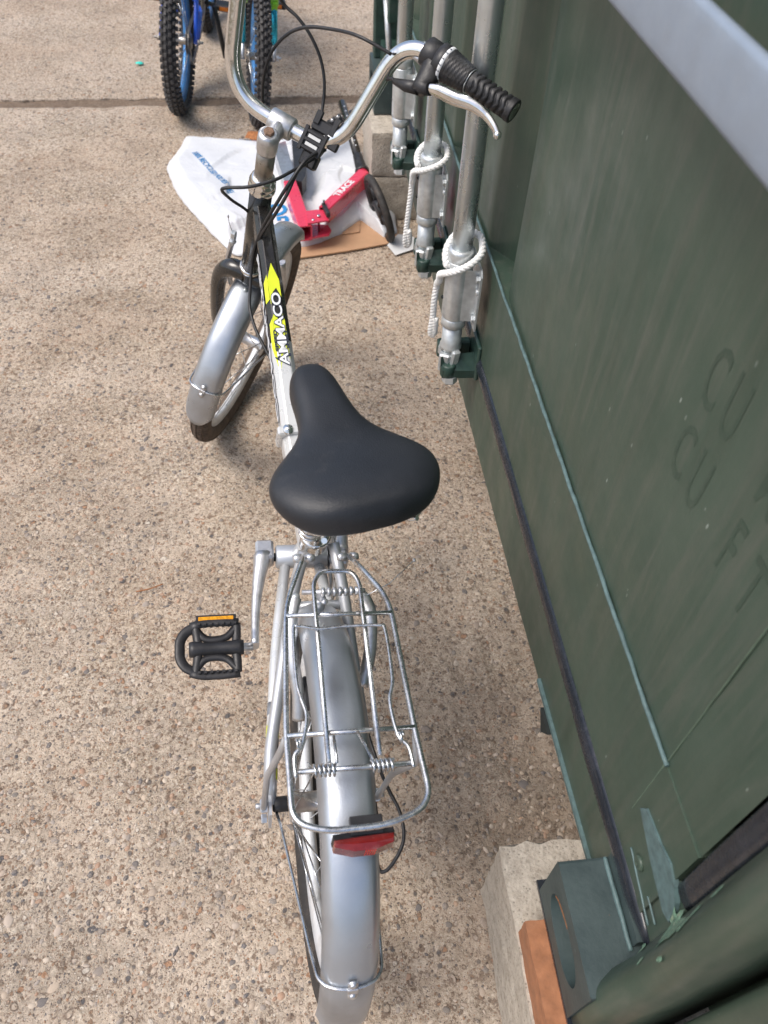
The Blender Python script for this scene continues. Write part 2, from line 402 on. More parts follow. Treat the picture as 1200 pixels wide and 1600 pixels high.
# ------------------------------------------------------------------ ground
def slab(name, x0, x1, y0, y1, fx0, fx1, fy0, fy1, joint_side, step=.0085):
    xs = [x0, -12, -6, -3.2]+list(np.arange(fx0, fx1, step))+[fx1, 3.2, 6, x1]
    xs = sorted(set(round(a, 4) for a in xs if x0 <= a <= x1))
    ys = [y0]+list(np.arange(fy0, fy1, step))+[fy1, y1]
    far = [y0+(fy0-y0)*.5] if y0 < fy0-.5 else []
    far += [fy1+(y1-fy1)*q for q in (.1, .3, .6)] if y1 > fy1+.5 else []
    ys = sorted(set(round(a, 4) for a in ys+far))
    mb = MB(); nx = len(xs)
    ej = y1 if joint_side > 0 else y0
    for y in ys:
        for x in xs:
            yy = y
            d = abs(y-ej)
            if d < .12: # ragged worn edge
                rag = .014*noise.noise(V(x*9, 3.1, joint_side))+.009*noise.noise(V(x*40, 7.7, joint_side))
                yy = y+rag*(1-d/.12)
            z = .0035*noise.noise(V(x*2.2, y*2.2, 1))+.0016*noise.noise(V(x*14, y*14, 5))+.0018*noise.noise(V(x*45, y*45, 9))
            if x > .05 and y < 1.3:  # rougher near the container
                k_ = min(1, (x-.05)/.2)*min(1, (1.3-y)/.5)
                z += k_*(.006*noise.noise(V(x*30, y*30, 2))-.005*abs(noise.noise(V(x*12, y*12, 3))))
            if d < .05: z -= .010*(1-d/.05)**2
            mb.v.append(V(x, yy, z-.002))
    for j in range(len(ys)-1):
        for i in range(nx-1):
            a = j*nx+i; mb.f.append([a, a+1, a+1+nx, a+nx]); mb.sm.append(True)
    # drop the joint edge down
    row = 0 if joint_side < 0 else (len(ys)-1)*nx
    o = len(mb.v)
    for i in range(nx): mb.v.append(mb.v[row+i]+V(0, 0, -.05))
    for i in range(nx-1): mb.f.append([row+i, row+i+1, o+i+1, o+i]); mb.sm.append(False)
    return obj(name, mb, 'ground', kind='structure', fix=False)
near_slab = slab('concrete_slab', -15, 15, -15, 3.392, -1.6, .62, -.02, 3.392, 1)
far_slab = slab('concrete_slab', -15, 15, 3.462, 20, -1.9, .8, 3.462, 5.2, -1, .016)
mb = MB()
xs = list(np.arange(-2, 1, .02)); ys = list(np.arange(3.33, 3.52, .01))
for y in ys:
    for x in xs: mb.v.append(V(x, y, -.017+.008*noise.noise(V(x*12, y*25, 4))+.004*noise.noise(V(x*60, y*60, 8))))
for j in range(len(ys)-1):
    for i in range(len(xs)-1):
        a = j*len(xs)+i; mb.f.append([a, a+1, a+1+len(xs), a+len(xs)]); mb.sm.append(True)
mb.add([(-20, -20, -.06), (20, -20, -.06), (20, 25, -.06), (-20, 25, -.06)], [[0, 1, 2, 3]])
obj('joint_soil', mb, 'soil', kind='structure', fix=False)

# stones in the concrete surface
tones = [(.07, .072, .08), (.16, .145, .13), (.19, .165, .145), (.26, .21, .17), (.32, .19, .12), (.36, .24, .16), (.44, .35, .265), (.50, .42, .335), (.40, .32, .25), (.45, .375, .31), (.28, .245, .215)]
def pebble_geo(rx, ry, rz, rot, seed, n=7, rings=3):
    vs_ = []; fs = []
    for i in range(rings):
        t = PI*.5*(i+.0)/rings+.12
        for j in range(n):
            a = 2*PI*j/n; q = 1+.55*noise.noise(V(math.cos(a)*1.3+seed, math.sin(a)*1.3, i*.3))
            x = rx*math.cos(a)*math.cos(PI*.5-t)*q; y = ry*math.sin(a)*math.cos(PI*.5-t)*q
            if i == rings-1: pass
            z = rz*math.sin(PI*.5-t)
            vs_.append((x*math.cos(rot)-y*math.sin(rot), x*math.sin(rot)+y*math.cos(rot), z))
    for j in range(n):
        a = 2*PI*j/n; q = 1.06+.55*noise.noise(V(math.cos(a)*1.3+seed, math.sin(a)*1.3, .3))
        x = rx*math.cos(a)*q; y = ry*math.sin(a)*q
        vs_.append((x*math.cos(rot)-y*math.sin(rot), x*math.sin(rot)+y*math.cos(rot), -rz*.6))
    for i in range(rings):
        for j in range(n):
            fs.append([i*n+j, i*n+(j+1) % n, (i+1)*n+(j+1) % n, (i+1)*n+j][::-1])
    fs.append(list(range(n)))
    return vs_, fs
def set_tone(me, cols):
    ca = me.color_attributes.new('tone', 'FLOAT_COLOR', 'POINT')
    ca.data.foreach_set('color', np.array([(*c, 1) for c in cols], dtype=np.float32).ravel())
mb = MB(); cols = []
rs = random.Random(3)
def in_joint(y): return 3.37 < y < 3.49
cnt = 0
while cnt < 20000:
    y = rs.uniform(0.02, 5.0) if rs.random() < .55 else rs.uniform(.02, 2.2); x = rs.uniform(-.55-.25*y, .55)
    if in_joint(y): continue
    # clustered density
    if noise.noise(V(x*3, y*3, 8)) < rs.uniform(-.7, .25): continue
    r = .0017+.0052*rs.random()**2.4
    el = rs.uniform(.4, .95); tn = rs.choice(tones); f_ = rs.uniform(.8, 1.15)
    vs_, fs = pebble_geo(r, r*el, r*rs.uniform(.12, .30), rs.uniform(0, PI), rs.uniform(0, 50), 6, 2)
    z = .0035*noise.noise(V(x*2.2, y*2.2, 1))+.0016*noise.noise(V(x*14, y*14, 5))-.0018
    mb.add([(a+x, b+y, c+z) for a, b, c in vs_], fs); cols += [tuple(q*f_ for q in tn)]*len(vs_); cnt += 1
o = obj('aggregate_gravel', mb, 'pebble', near_slab, kind='stuff', fix=False); set_tone(o.data, cols)
# the largest stones, one object each (shared meshes)
protos = []
for i in range(14):
    mb = MB(); r = 1
    vs_, fs = pebble_geo(1, rs.uniform(.5, .85), rs.uniform(.16, .26), 0, rs.uniform(0, 50), 9, 3); mb.add(vs_, fs)
    o = obj('pebble', mb, 'pebble', near_slab, fix=False); set_tone(o.data, [tones[(i*4) % 11 if i < 11 else 0]]*len(mb.v)); protos.append(o)
fixed = [(.27, 1.27, .011), (-.43, .60, .012), (.135, .99, .013), (-.33, 1.25, .009), (-.27, .95, .010), (-.44, .36, .009), (.21, .88, .009), (-.09, .26, .008), (.235, 1.05, .008)]
n = 0
while n < 280:
    if n < len(fixed): x, y, r = fixed[n]
    else:
        y = rs.uniform(.05, 2.6); x = rs.uniform(-.5-.22*y, .36); r = .0055+.006*rs.random()**2
    src = protos[n % 14]; o = src if n < 14 else src.copy()
    if n >= 14: COL.objects.link(o); o.parent = near_slab
    z = .0035*noise.noise(V(x*2.2, y*2.2, 1))-.0025
    o.location = (x, y, z); o.scale = (r, r, r*.8); o.rotation_euler = (0, 0, rs.uniform(0, 6.28)); n += 1

# ------------------------------------------------------------------ blocks under the container
def rough_box(mb, c, hx, hy, hz, amp=.0025, rz=0, seg=14):
    # subdivided box with ragged edges
    cr, sr = math.cos(rz), math.sin(rz)
    faces = [((1, 0, 0), (0, 1, 0), (0, 0, 1)), ((-1, 0, 0), (0, -1, 0), (0, 0, 1)), ((0, 1, 0), (-1, 0, 0), (0, 0, 1)), ((0, -1, 0), (1, 0, 0), (0, 0, 1)), ((0, 0, 1), (1, 0, 0), (0, 1, 0)), ((0, 0, -1), (-1, 0, 0), (0, 1, 0))]
    for nn, aa, bb in faces:
        nn, aa, bb = V(*nn), V(*aa), V(*bb); o = len(mb.v)
        for i in range(seg+1):
            for j in range(seg+1):
                p = nn+aa*(2*i/seg-1)+bb*(2*j/seg-1)
                q = V(p.x*hx, p.y*hy, p.z*hz)
                ed = sorted([hx-abs(q.x), hy-abs(q.y), hz-abs(q.z)])[1]
                w = V(*c)+q
                nz = noise.noise_vector(w*55)*amp+noise.noise_vector(w*16)*amp*1.2
                if ed < .012: q *= (1-.012*(1-ed/.012)*(1+1.6*noise.noise(w*70)))
                q += nz
                mb.v.append(V(c[0]+q.x*cr-q.y*sr, c[1]+q.x*sr+q.y*cr, c[2]+q.z))
        for i in range(seg):
            for j in range(seg):
                a = o+i*(seg+1)+j; mb.f.append([a, a+seg+1, a+seg+2, a+1]); mb.sm.append(True)
    return mb
t = obj('concrete_block', rough_box(MB(), (.385, .13, .11), .14, .225, .1125, .003), 'block'); tag(t, 'pale concrete block with a brick on it under the near container corner', 'block')
t = obj('brick', rough_box(MB(), (.300, .125, .2515), .052, .115, .031, .0015), 'brick'); tag(t, 'orange brick wedged between the near concrete block and the container corner', 'brick')
mb = MB().box((.335, .17, .2865), (.062, 0, 0), (0, .115, 0), (0, 0, .0032)); t = obj('packing_shim', mb, 'gasket'); tag(t, 'thin black shim on top of the orange brick', 'shim')
t = obj('concrete_block', rough_box(MB(), (.375, 2.62, .0735), .105, .16, .0725, .002), 'block'); tag(t, 'lower smooth block of the stack under the far container corner', 'block')
t = obj('concrete_block', rough_box(MB(), (.372, 2.62, .2185), .105, .158, .0705, .003), 'block'); tag(t, 'upper pitted block of the stack under the far container corner', 'block')

# ------------------------------------------------------------------ container
ct = thing('shipping_container', 'dark green steel shipping container with galvanised locking bars beside the leaning bicycle', 'container', (.335, 1.35, .29))
DX = .338
def vbox(mb, x0, x1, y0, y1, z0, z1, bev=0):
    return mb.box(((x0+x1)/2, (y0+y1)/2, (z0+z1)/2), ((x1-x0)/2, 0, 0), (0, (y1-y0)/2, 0), (0, 0, (z1-z0)/2), bev)
# sill
mb = MB().prism([(DX+.002, .272, .436), (DX+.002, 2.585, .436), (DX+.002, 2.585, .292), (DX+.002, 1.30, .286), (DX+.002, .70, .300), (DX+.002, .272, .325)], (.108, 0, 0)); obj('door_sill', mb, 'cgreen', ct)
mb = MB().prism([(DX-.003, .275, .3275), (DX-.003, .275, .335), (DX-.003, .565, .319), (DX-.003, .565, .3105)], (.008, 0, 0)); obj('sill_ridge', mb, 'greenscrape', ct)
mb = MB().prism([(DX+.03, .520, .312), (DX+.03, .475, .314), (DX+.03, .495, .282)], (-.038, 0, 0)); obj('sill_lug', mb, 'dark', ct)
# door: lower rail, recessed corrugated panel
def door(name, y0, y1):
    mb = MB(); vbox(mb, DX, DX+.045, y0, y1, .463, .657, 0)
    obj(name+'_rail', mb, 'cgreen', ct)
mb = MB(); vbox(mb, DX+.004, DX+.03, .155, .1955, .44, .585); obj('door_corner', mb, 'cgreen', ct)
door('door', .196, 1.345); door('door', 1.357, 2.52)
prof = []   # (y, x) of the sheet above the rail, near to far
for y, dx in ((.196, 0.001), (.27, .001), (1.03, .004), (1.075, .006), (1.13, .040), (1.17, .040), (1.225, .004), (1.345, .004)): prof.append((y, DX+dx))
prof_near = list(prof)
prof2 = [(1.357, DX+.004), (1.47, .342), (1.50, DX+.036), (1.565, DX+.036), (1.60, .342), (1.80, .342), (1.84, DX+.036), (1.93, DX+.036), (1.97, .342), (2.15, .342), (2.19, DX+.036), (2.28, DX+.036), (2.32, .342), (2.52, .342)]
for pf, nm in ((prof, 'door_panel'), (prof2, 'door_panel')):
    mb = MB(); fine = []
    for i in range(len(pf)-1):
        k_ = max(1, int((pf[i+1][0]-pf[i][0])/.03))
        for q in range(k_): fine.append((pf[i][0]+(pf[i+1][0]-pf[i][0])*q/k_, pf[i][1]+(pf[i+1][1]-pf[i][1])*q/k_))
    fine.append(pf[-1])
    zs = list(np.linspace(.640, 2.62, 50)); nn = len(fine)
    for z in zs:
        for y, x in fine:
            wob = .0022*noise.noise(V(y*2.3, z*2.3, 3))+.0008*noise.noise(V(y*9, z*7, 1))
            mb.v.append(V(x+wob+.001, y, z))
    for j in range(len(zs)-1):
        for i in range(nn-1):
            a = j*nn+i; mb.f.append([a, a+nn, a+nn+1, a+1]); mb.sm.append(True)
    obj(nm, mb, 'cgreen', ct)
    if pf is prof: near_panel = ([tuple(v_) for v_ in mb.v], [list(f_) for f_ in mb.f])
# weld bead along the rail top
def wobble_tube(pts, r, amp, n=8, seed=0):
    mb = MB(); P = [Vector(p)+noise.noise_vector(Vector(p)*38+V(seed, 0, 0))*amp for p in pts]
    return mb.tube(P, [r*(1+.22*noise.noise(p*60)) for p in P], n)
lin = lambda a, b, n: [Vector(a).lerp(Vector(b), i/(n-1)) for i in range(n)]
obj('weld_seam', wobble_tube(lin((DX-.0005, .283, .659), (DX-.0005, 1.34, .659), 120), .0027, .0010), 'greenscrape', ct)
obj('weld_seam', wobble_tube(lin((DX-.0005, 1.36, .659), (DX-.0005, 2.5, .659), 120), .0034, .0012), 'greenscrape', ct)
obj('weld_seam', wobble_tube(lin((DX+.0012, .287, .655), (DX+.0012, .287, 2.3), 160), .0009, .0005), 'weldline', ct)
obj('weld_seam', wobble_tube(lin((DX+.0004, .287, .655), (DX+.0004, .287, .53), 20), .0009, .0004), 'weldline', ct)
# gaskets
mb = MB()
P = lin((DX+.004, .166, .4495), (DX+.004, 2.52, .4495), 140)
P = [p+V(.0012*noise.noise(p*9), 0, .0022*noise.noise(p*7)) for p in P]
n = 14; rings = []
for p in P:
    tp = min(1, .35+(p.y-.166)/.08)
    rings.append([p+V(-.011*tp*max(0, math.cos(a))-.003*min(0, math.cos(a)), 0, tp*.0185*math.sin(a)) for a in [2*PI*j/n for j in range(n)]])
mb.ring_surf(rings); obj('bottom_gasket', mb, 'gasket', ct)
mb = MB(); P = lin((DX+.002, .179, .592), (DX+.002, .179, 2.6), 90); rings = []
for p in P:
    p = p+V(0, .0012*noise.noise(p*8), 0)
    rings.append([p+V(-.0045*max(0, math.cos(a))-.003*min(0, math.cos(a)), .0130*math.sin(a), 0) for a in [2*PI*j/n for j in range(n)]])
mb.ring_surf(rings); obj('side_gasket', mb, 'gasket', ct)
mb = MB(); P = lin((DX+.006, 1.351, .47), (DX+.006, 1.351, 2.6), 60); mb.tube(P, .008, 8); obj('middle_gasket', mb, 'gasket', ct)
# near lower door corner: gusset scrape, rivet, chips
mb = MB(); 
poly = [(.277, .562), (.270, .579), (.231, .586), (.210, .594), (.190, .586), (.178, .574), (.172, .560), (.168, .543), (.180, .536), (.191, .538), (.210, .541), (.228, .545), (.250, .553)]
mb.prism([(DX-.0024, y, z) for y, z in poly], (.006, 0, 0)); obj('paint_scrape', mb, 'greenscrape', ct)
def ragged(name, cy_, cz_, ry, rz_, mat, x=DX-.003, seed=0, rot=0, depth=.004, n=22):
    pts = []
    for i in range(n):
        a = 2*PI*i/n; q = 1+.42*noise.noise(V(math.cos(a)*2+seed, math.sin(a)*2, seed))
        yy, zz = ry*q*math.cos(a), rz_*q*math.sin(a)
        pts.append((x, cy_+yy*math.cos(rot)-zz*math.sin(rot), cz_+yy*math.sin(rot)+zz*math.cos(rot)))
    mb = MB().prism(pts, (depth, 0, 0)); return obj(name, mb, mat, ct)
mb = MB().lathe((DX+.001, .236, .508), (-1, 0, 0), [(0, .0095), (.0035, .0095), (.0048, .007), (.005, .0025), (.002, .001)], 16); obj('rivet', mb, 'cgreen', ct)
obj('scratch', wobble_tube(lin((DX-.0005, .256, .497), (DX-.0005, .180, .478), 20), .0014, .0008), 'greenscrape', ct)
obj('scratch', wobble_tube(lin((DX, .203, .502), (DX, .176, .497), 10), .0013, .0008), 'greenscrape', ct)
# castings
def casting(y0, y1, x0):
    z0, z1 = .2905, .415; x1 = x0+.178
    mb = MB(); seg = 28
    yc, zc = (y0+y1)/2-.0, (z0+z1)/2
    # face with oval hole on -x side
    hole = []; outer = []
    for i in range(seg):
        a = 2*PI*i/seg
        hy = .0395*math.cos(a)+(.012 if math.cos(a) > 0 else -.012); hz = .033*math.sin(a)
        hole.append((hy, hz))
        m_ = max(abs(math.cos(a))/((y1-y0)/2), abs(math.sin(a))/((z1-z0)/2)); outer.append((math.cos(a)/m_, math.sin(a)/m_))
    corners = [((y1-y0)/2, (z1-z0)/2), (-(y1-y0)/2, (z1-z0)/2), (-(y1-y0)/2, -(z1-z0)/2), ((y1-y0)/2, -(z1-z0)/2)]
    for cnr in corners:   # snap nearest to true corners
        i = min(range(seg), key=lambda q: (outer[q][0]-cnr[0])**2+(outer[q][1]-cnr[1])**2); outer[i] = cnr
    A = [V(x0, yc+a, zc+b) for a, b in outer]; B = [V(x0, yc+a, zc+b) for a, b in hole]; Cc = [V(x0+.028, yc+a, zc+b) for a, b in hole]
    mb.ring_surf([A, B], caps=False, smooth=False); mb.ring_surf([B, Cc], caps=False, smooth=True)
    A2 = [V(x1, yc+a, zc+b) for a, b in outer]
    mb.ring_surf([A, A2], caps=False, smooth=False)
    mb.add(A2, [list(range(seg))], False)
    o = obj('corner_casting', mb, 'casting', ct)
    md = o.modifiers.new('b', 'BEVEL'); md.width = .004; md.segments = 2; md.limit_method = 'ANGLE'; md.angle_limit = math.radians(50)
    mb = MB(); vbox(mb, x0+.03, x0+.033, yc-.058, yc+.058, zc-.045, zc+.045); obj('casting_pocket', mb, 'dark', o)  # dark plate stands in for the shade inside the casting hole
    return o
c1 = casting(.126, .272, .2735)
obj('rust_edge', wobble_tube([(.2732, .199+.052*math.cos(a), .353+.0335*math.sin(a)) for a in np.linspace(.5, 1.5, 16)], .0010, .0012, 6, 3), 'orangerust', c1)
casting(2.588, 2.755, .285)
# raised weld line on near casting top / riser plates between casting and door
mb = MB(); vbox(mb, DX-.003, DX+.10, .172, .2705, .4155, .437); obj('corner_plate', mb, 'casting', ct)
obj('weld_seam', wobble_tube(lin((DX-.006, .168, .416), (DX-.006, .2705, .416), 30), .003, .001), 'greenscrape', ct)
# near corner post: rounded outer face, dark gap, outer flange
mb = MB(); rings = []
pc = smooth([V(DX-.001, .165, 0), V(.322, .154, 0), V(.304, .142, 0), V(.2965, .131, 0), V(.297, .118, 0), V(.305, .107, 0), V(.322, .100, 0)], 4)
prof = [(DX+.02, .1650)]+[(p.x, p.y) for p in pc]+[(DX+.04, .1005), (DX+.06, .16)]
zs = [.2905, .33, .37, .41]+list(np.linspace(.4165, 2.62, 45))
for z in zs: rings.append([V(x-.018*max(0, min(1, (.52-z)/.12))*(1 if x < .325 else 0)+.0009*noise.noise(V(y*20, z*6, 2)), y, z) for x, y in prof])
mb.ring_surf(rings, False, True, True); obj('corner_post', mb, 'cgreen', ct)
mb = MB(); rings = []
prof = [(DX+.075, .0905), (DX+.020, .0900), (DX+.004, .087)]+[(DX+.010-.012*math.cos(a), .078-.012*math.sin(a)) for a in np.linspace(-.9, .3, 5)]+[(DX-.002, .02), (DX+.5, .018), (DX+.5, .0905)]
for z in zs: rings.append([V(x, y, z) for x, y in prof])
mb.ring_surf(rings, False, True, True); obj('corner_post', mb, 'cgreen', ct)
mb = MB(); vbox(mb, DX+.06, 1.6, .092, .115, .42, 2.62); obj('side_wall', mb, 'cgreen', ct)
def surf_chip(y, z, ry, rz_, seed):
    # thin flake following the rounded post and the door corner
    mb = MB(); n = 20; pts = []
    for i in range(n):
        a = 2*PI*i/n; q = 1+.9*noise.noise(V(math.cos(a)*3.2+seed, math.sin(a)*3.2, seed)); pts.append((y+ry*q*math.cos(a), z+rz_*q*math.sin(a)))
    def X(yy):
        if yy >= .165: return DX-.0018
        return float(np.interp(yy, [p.y for p in pc][::-1], [p.x for p in pc][::-1]))-.0012
    mb.v = [V(X(y), y, z)]+[V(X(a), a, b) for a, b in pts]
    for i in range(n): mb.f.append([0, 1+i, 1+(i+1) % n]); mb.sm.append(False)
    return obj('paint_chip', mb, 'chip', ct, fix=False)
surf_chip(.166, .560, .010, .014, 1); surf_chip(.158, .580, .012, .022, 5); surf_chip(.150, .600, .009, .030, 3); surf_chip(.146, .650, .006, .018, 21); surf_chip(.157, .70, .004, .014, 25); surf_chip(.140, .53, .003, .010, 27); surf_chip(.128, .60, .0025, .009, 31); surf_chip(.158, .560, .006, .009, 9); surf_chip(.152, .655, .006, .012, 12); surf_chip(.163, .450, .005, .010, 14); surf_chip(.150, .43, .003, .012, 16)
# far corner post and plates
mb = MB(); vbox(mb, DX-.025, DX+.12, 2.60, 2.74, .415, .47, .003); vbox(mb, DX-.045, DX+.12, 2.70, 2.745, .415, 2.6, .004); vbox(mb, DX-.02, DX+.12, 2.56, 2.60, .56, 2.6, .003)
obj('corner_post', mb, 'keeper', ct)
mb = MB(); vbox(mb, DX+.03, DX+.1, 2.60, 2.70, .47, 2.6); obj('post_recess', mb, 'dark', ct)  # near-black fill stands in for the shade in the post hollow
mb = MB(); mb.prism([(DX-.045, 2.70, .62), (DX-.045, 2.745, .62), (DX-.045, 2.745, .75), (DX-.045, 2.60, .75), (DX-.045, 2.60, .70), (DX-.045, 2.67, .68)], (.008, 0, 0)); obj('hinge_plate', mb, 'keeper', ct)
mb = MB().tube([(DX-.01, 2.58, .46), (DX-.02, 2.63, .60)], .009, 10); obj('hinge_pin', mb, 'galv', ct)
mb = MB(); vbox(mb, .40, 1.6, .15, 2.7, .41, .43); vbox(mb, .42, 1.6, 2.50, 2.52, .42, 2.62); vbox(mb, .33, 1.6, .03, 2.75, 2.6, 2.64); vbox(mb, 1.58, 1.6, .1, 2.5, .3, 2.6); obj('container_body', mb, 'cgreen', ct)

# locking bars
def locking_bar(y, sleeve, variant):
    x = (.2865, .290, .290)[variant]
    b = obj('locking_bar', MB().tube([(x, y, .447), (x, y, 1.0), (x, y, 1.6), (x, y, 2.55)], .0178, 28), 'galvbar', ct)
    z0, z1 = sleeve
    # formed sleeve bracket with a bolted flange towards the viewer
    mb = MB(); n = 26; rings = []
    for z in (z0, z0+.002, z1-.002, z1):
        rr = .0235 if z0 < z < z1 else .0225
        rings.append([V(x+rr*math.cos(a), y+rr*math.sin(a), z) for a in [2*PI*j/n for j in range(n)]])
    mb.ring_surf(rings)
    s_ = obj('sleeve_bracket', mb, 'galv', b)
    mb = MB(); mb.prism([(.316, y-.040, z0-.010), (.316, y-.040, z1-.014), (.316, y-.032, z1-.004), (.316, y+.04, z1-.004), (.316, y+.04, z0-.010)], (.0035, 0, 0))
    mb.box(((x+.318)/2, y-.0225, (z0+z1)/2-.004), ((.318-x)/2+.001, -.002, 0), (0, -.0012, 0), (0, 0, (z1-z0)/2-.006))
    obj('flange_plate', mb, 'galv', b)
    for zz in (z0+.012, z1-.022): obj('flange_bolt', MB().hexnut((.316, y-.031, zz), (-1, 0, 0), .0070, .006), 'galv', b)
    obj('flange_rivet', MB().lathe((.316, y-.031, (z0+z1)/2+.01), (-1, 0, 0), [(0, .006), (.003, .005), (.004, .001)], 10), 'galv', b)
    obj('pin', MB().ball((x-.0235, y+.006, z0+.035), .0035), 'dark', b); obj('pin', MB().ball((x-.0235, y+.006, z1-.03), .0035), 'dark', b)
    # collars
    mb = MB().lathe((x, y, z1), (0, 0, 1), [(-.002, .0215), (.002, .0235), (.016, .0235), (.020, .0225), (.023, .0185)], 28); obj('collar', mb, 'galv', b)
    mb = MB().lathe((x, y, z0-.022), (0, 0, 1), [(0, .0195), (.003, .0225), (.014, .0225), (.016, .0215), (.021, .0215)], 28); obj('collar', mb, 'galv', b)
    mb = MB().lathe((x, y, z0-.075), (0, 0, 1), [(0, .014), (.004, .0205), (.010, .0205), (.014, .0185), (.055, .0185)], 24); obj('collar', mb, 'galv', b)
    # cam end and keeper
    zc = z0-.078
    mb = MB().lathe((x, y, zc-.02), (0, 0, 1), [(0, .009), (.004, .014), (.014, .017), (.022, .012), (.028, .0155), (.034, .0145)], 16)
    mb.prism([(x-.012, y+.028, zc-.012), (x+.012, y+.030, zc-.012), (x+.018, y, zc-.012), (x+.008, y-.020, zc-.012), (x-.010, y-.018, zc-.012), (x-.022, y+.006, zc-.012)], (0, 0, .014))
    mb.box((x-.004, y-.004, zc-.036), (.008, .003, 0), (-.002, .009, 0), (0, 0, .022), .002)
    obj('cam', mb, 'galv', b)
    mb = MB()
    vbox(mb, .331, .3395, y-.040, y+.035, zc-.050, zc+.030, .003)
    mb.prism([(x-.016, y-.030, zc-.046), (x-.020, y-.024, zc-.040), (x-.020, y-.020, zc-.020), (x+.004, y-.014, zc-.020), (.332, y-.010, zc-.020), (.332, y-.034, zc-.046)], (0, 0, .018))
    vbox(mb, x-.020, .331, y+.016, y+.034, zc-.034, zc+.002, .003)
    mb.lathe((x-.004, y-.022, zc-.046), (0, 0, 1), [(0, .012), (.002, .0135), (.026, .0135), (.028, .011)], 16)
    obj('keeper', mb, 'keeper', b)
    mb = MB().box((x-.010, y-.010, zc-.020), (.010, -.004, 0), (.004, .010, 0), (0, 0, .020), .003); mb.box((x+.006, y-.018, zc-.006), (.008, .002, 0), (-.002, .007, 0), (.002, 0, .016), .003)
    obj('cam_lug', mb, 'galv', b)
    mb = MB(); mb.hexnut((x, y-.024, zc-.046), (0, -.2, -1), .015, .014); obj('keeper_bolt', mb, 'galv', b)
    return b
B3 = locking_bar(1.192, (.540, .655), 0)
B2 = locking_bar(1.555, (.535, .640), 1)
B1 = locking_bar(2.02, (.535, .650), 2)
# locking handle of the nearest bar (level with the lens)
mb = MB(); P = [(.284, 1.21, 1.19), (.272, 1.10, 1.195), (.285, .98, 1.205), (.285, .6, 1.2115), (.285, .25, 1.2125), (.285, .05, 1.21)]
P = smooth([V(*p) for p in P], 8)
rings = [[p+V(-.006*math.copysign(1, math.cos(a))*abs(math.cos(a))**.5, 0, .027*math.copysign(1, math.sin(a))*abs(math.sin(a))**.6) for a in [2*PI*j/16 for j in range(16)]] for p in P]
mb.ring_surf(rings); obj('locking_handle', mb, 'handle', B3)
mb = MB().lathe((.290, 1.192, 1.17), (0, 0, 1), [(0, .024), (.05, .024)], 20); obj('handle_hub', mb, 'galv', B3)
# ghost stencil lettering
from mathutils.bvhtree import BVHTree
panel_bvh = BVHTree.FromPolygons(*near_panel)
def ghost(body, y, z, size):
    def w_(cx, cy_, cz_):
        yy, zz = y-cx, z+cy_
        hit = panel_bvh.ray_cast(V(-1, yy, zz), V(1, 0, 0))[0]
        return V((hit.x if hit else DX)-.00035+cz_*.1, yy, zz)
    for i, ch in enumerate(body):
        if ch != ' ': text_mesh('ghost_lettering', ch, size, 'ghost', ct, (0, 0, 0), (1, 0, 0), (0, 1, 0), .0001, .46, .0004, 1, warp=lambda a, b, c, i=i: w_(a+i*size*.44, b, c))
ghost('CU FT', .490, .905, .088); ghost('CU M', .490, .990, .088)

# ------------------------------------------------------------------ ropes
def strands(path, R=.0050, r=.0034, turns_per_m=45, n=3, seg=7):
    P = smooth(path, 14); mb = MB()
    # resample
    L = [0]
    for i in range(1, len(P)): L.append(L[-1]+(P[i]-P[i-1]).length)
    tot = L[-1]; N = int(tot/.0022); Q = []; j = 0
    for i in range(N+1):
        s_ = tot*i/N
        while j < len(L)-2 and L[j+1] < s_: j += 1
        t_ = (s_-L[j])/max(1e-9, L[j+1]-L[j]); Q.append(P[j].lerp(P[j+1], min(1, t_)))
    nrm = None
    fr = []
    for i in range(len(Q)):
        tg = (Q[min(i+1, N)]-Q[max(i-1, 0)]).normalized()
        if nrm is None: nrm = tg.orthogonal().normalized()
        nrm = (nrm-tg*nrm.dot(tg)).normalized(); fr.append((nrm.copy(), tg.cross(nrm)))
    for k_ in range(n):
        pts = []
        for i in range(len(Q)):
            a = 2*PI*(turns_per_m*tot*i/N+k_/n); pts.append(Q[i]+(fr[i][0]*math.cos(a)+fr[i][1]*math.sin(a))*(R-r*.55))
        mb.tube(pts, r, seg)
    return mb
def rope_for(y, zt, droop, tail, label):
    x = .290; r = .030
    pts = []
    for i in range(15):
        t = i/14; a = .35-PI*2*t*1.02
        rr = r*(1.0+.10*(t > .6))
        px_ = x-rr*math.cos(a); py_ = y-rr*math.sin(a)
        pts.append(V(px_, py_, zt-droop*.75*max(0, 1-t/.30)**1.2-droop*max(0, (t-.50)/.5)**1.2))
    end = pts[-1]
    pts += [V(x-.035, y+.010, end.z-.014), V(x-.033, y+.022, end.z-.034)]
    for q in tail: pts.append(V(*q))
    o = obj('rope', strands(pts), 'rope'); tag(o, label, 'rope', 'white ropes looped on the locking bars'); return o
rope_for(1.192, .690, .058, [(.259, 1.238, .575), (.257, 1.240, .54), (.258, 1.243, .50), (.257, 1.246, .467), (.260, 1.250, .452), (.264, 1.245, .462), (.262, 1.238, .50)], 'white twisted rope looped round the nearest locking bar, its tail hanging beside the sleeve')
rope_for(1.555, .672, .040, [(.260, 1.600, .580), (.259, 1.604, .54), (.256, 1.606, .49), (.254, 1.608, .44), (.258, 1.612, .425), (.263, 1.606, .437), (.260, 1.60, .47)], 'white twisted rope hanging from the middle of the three locking bars')

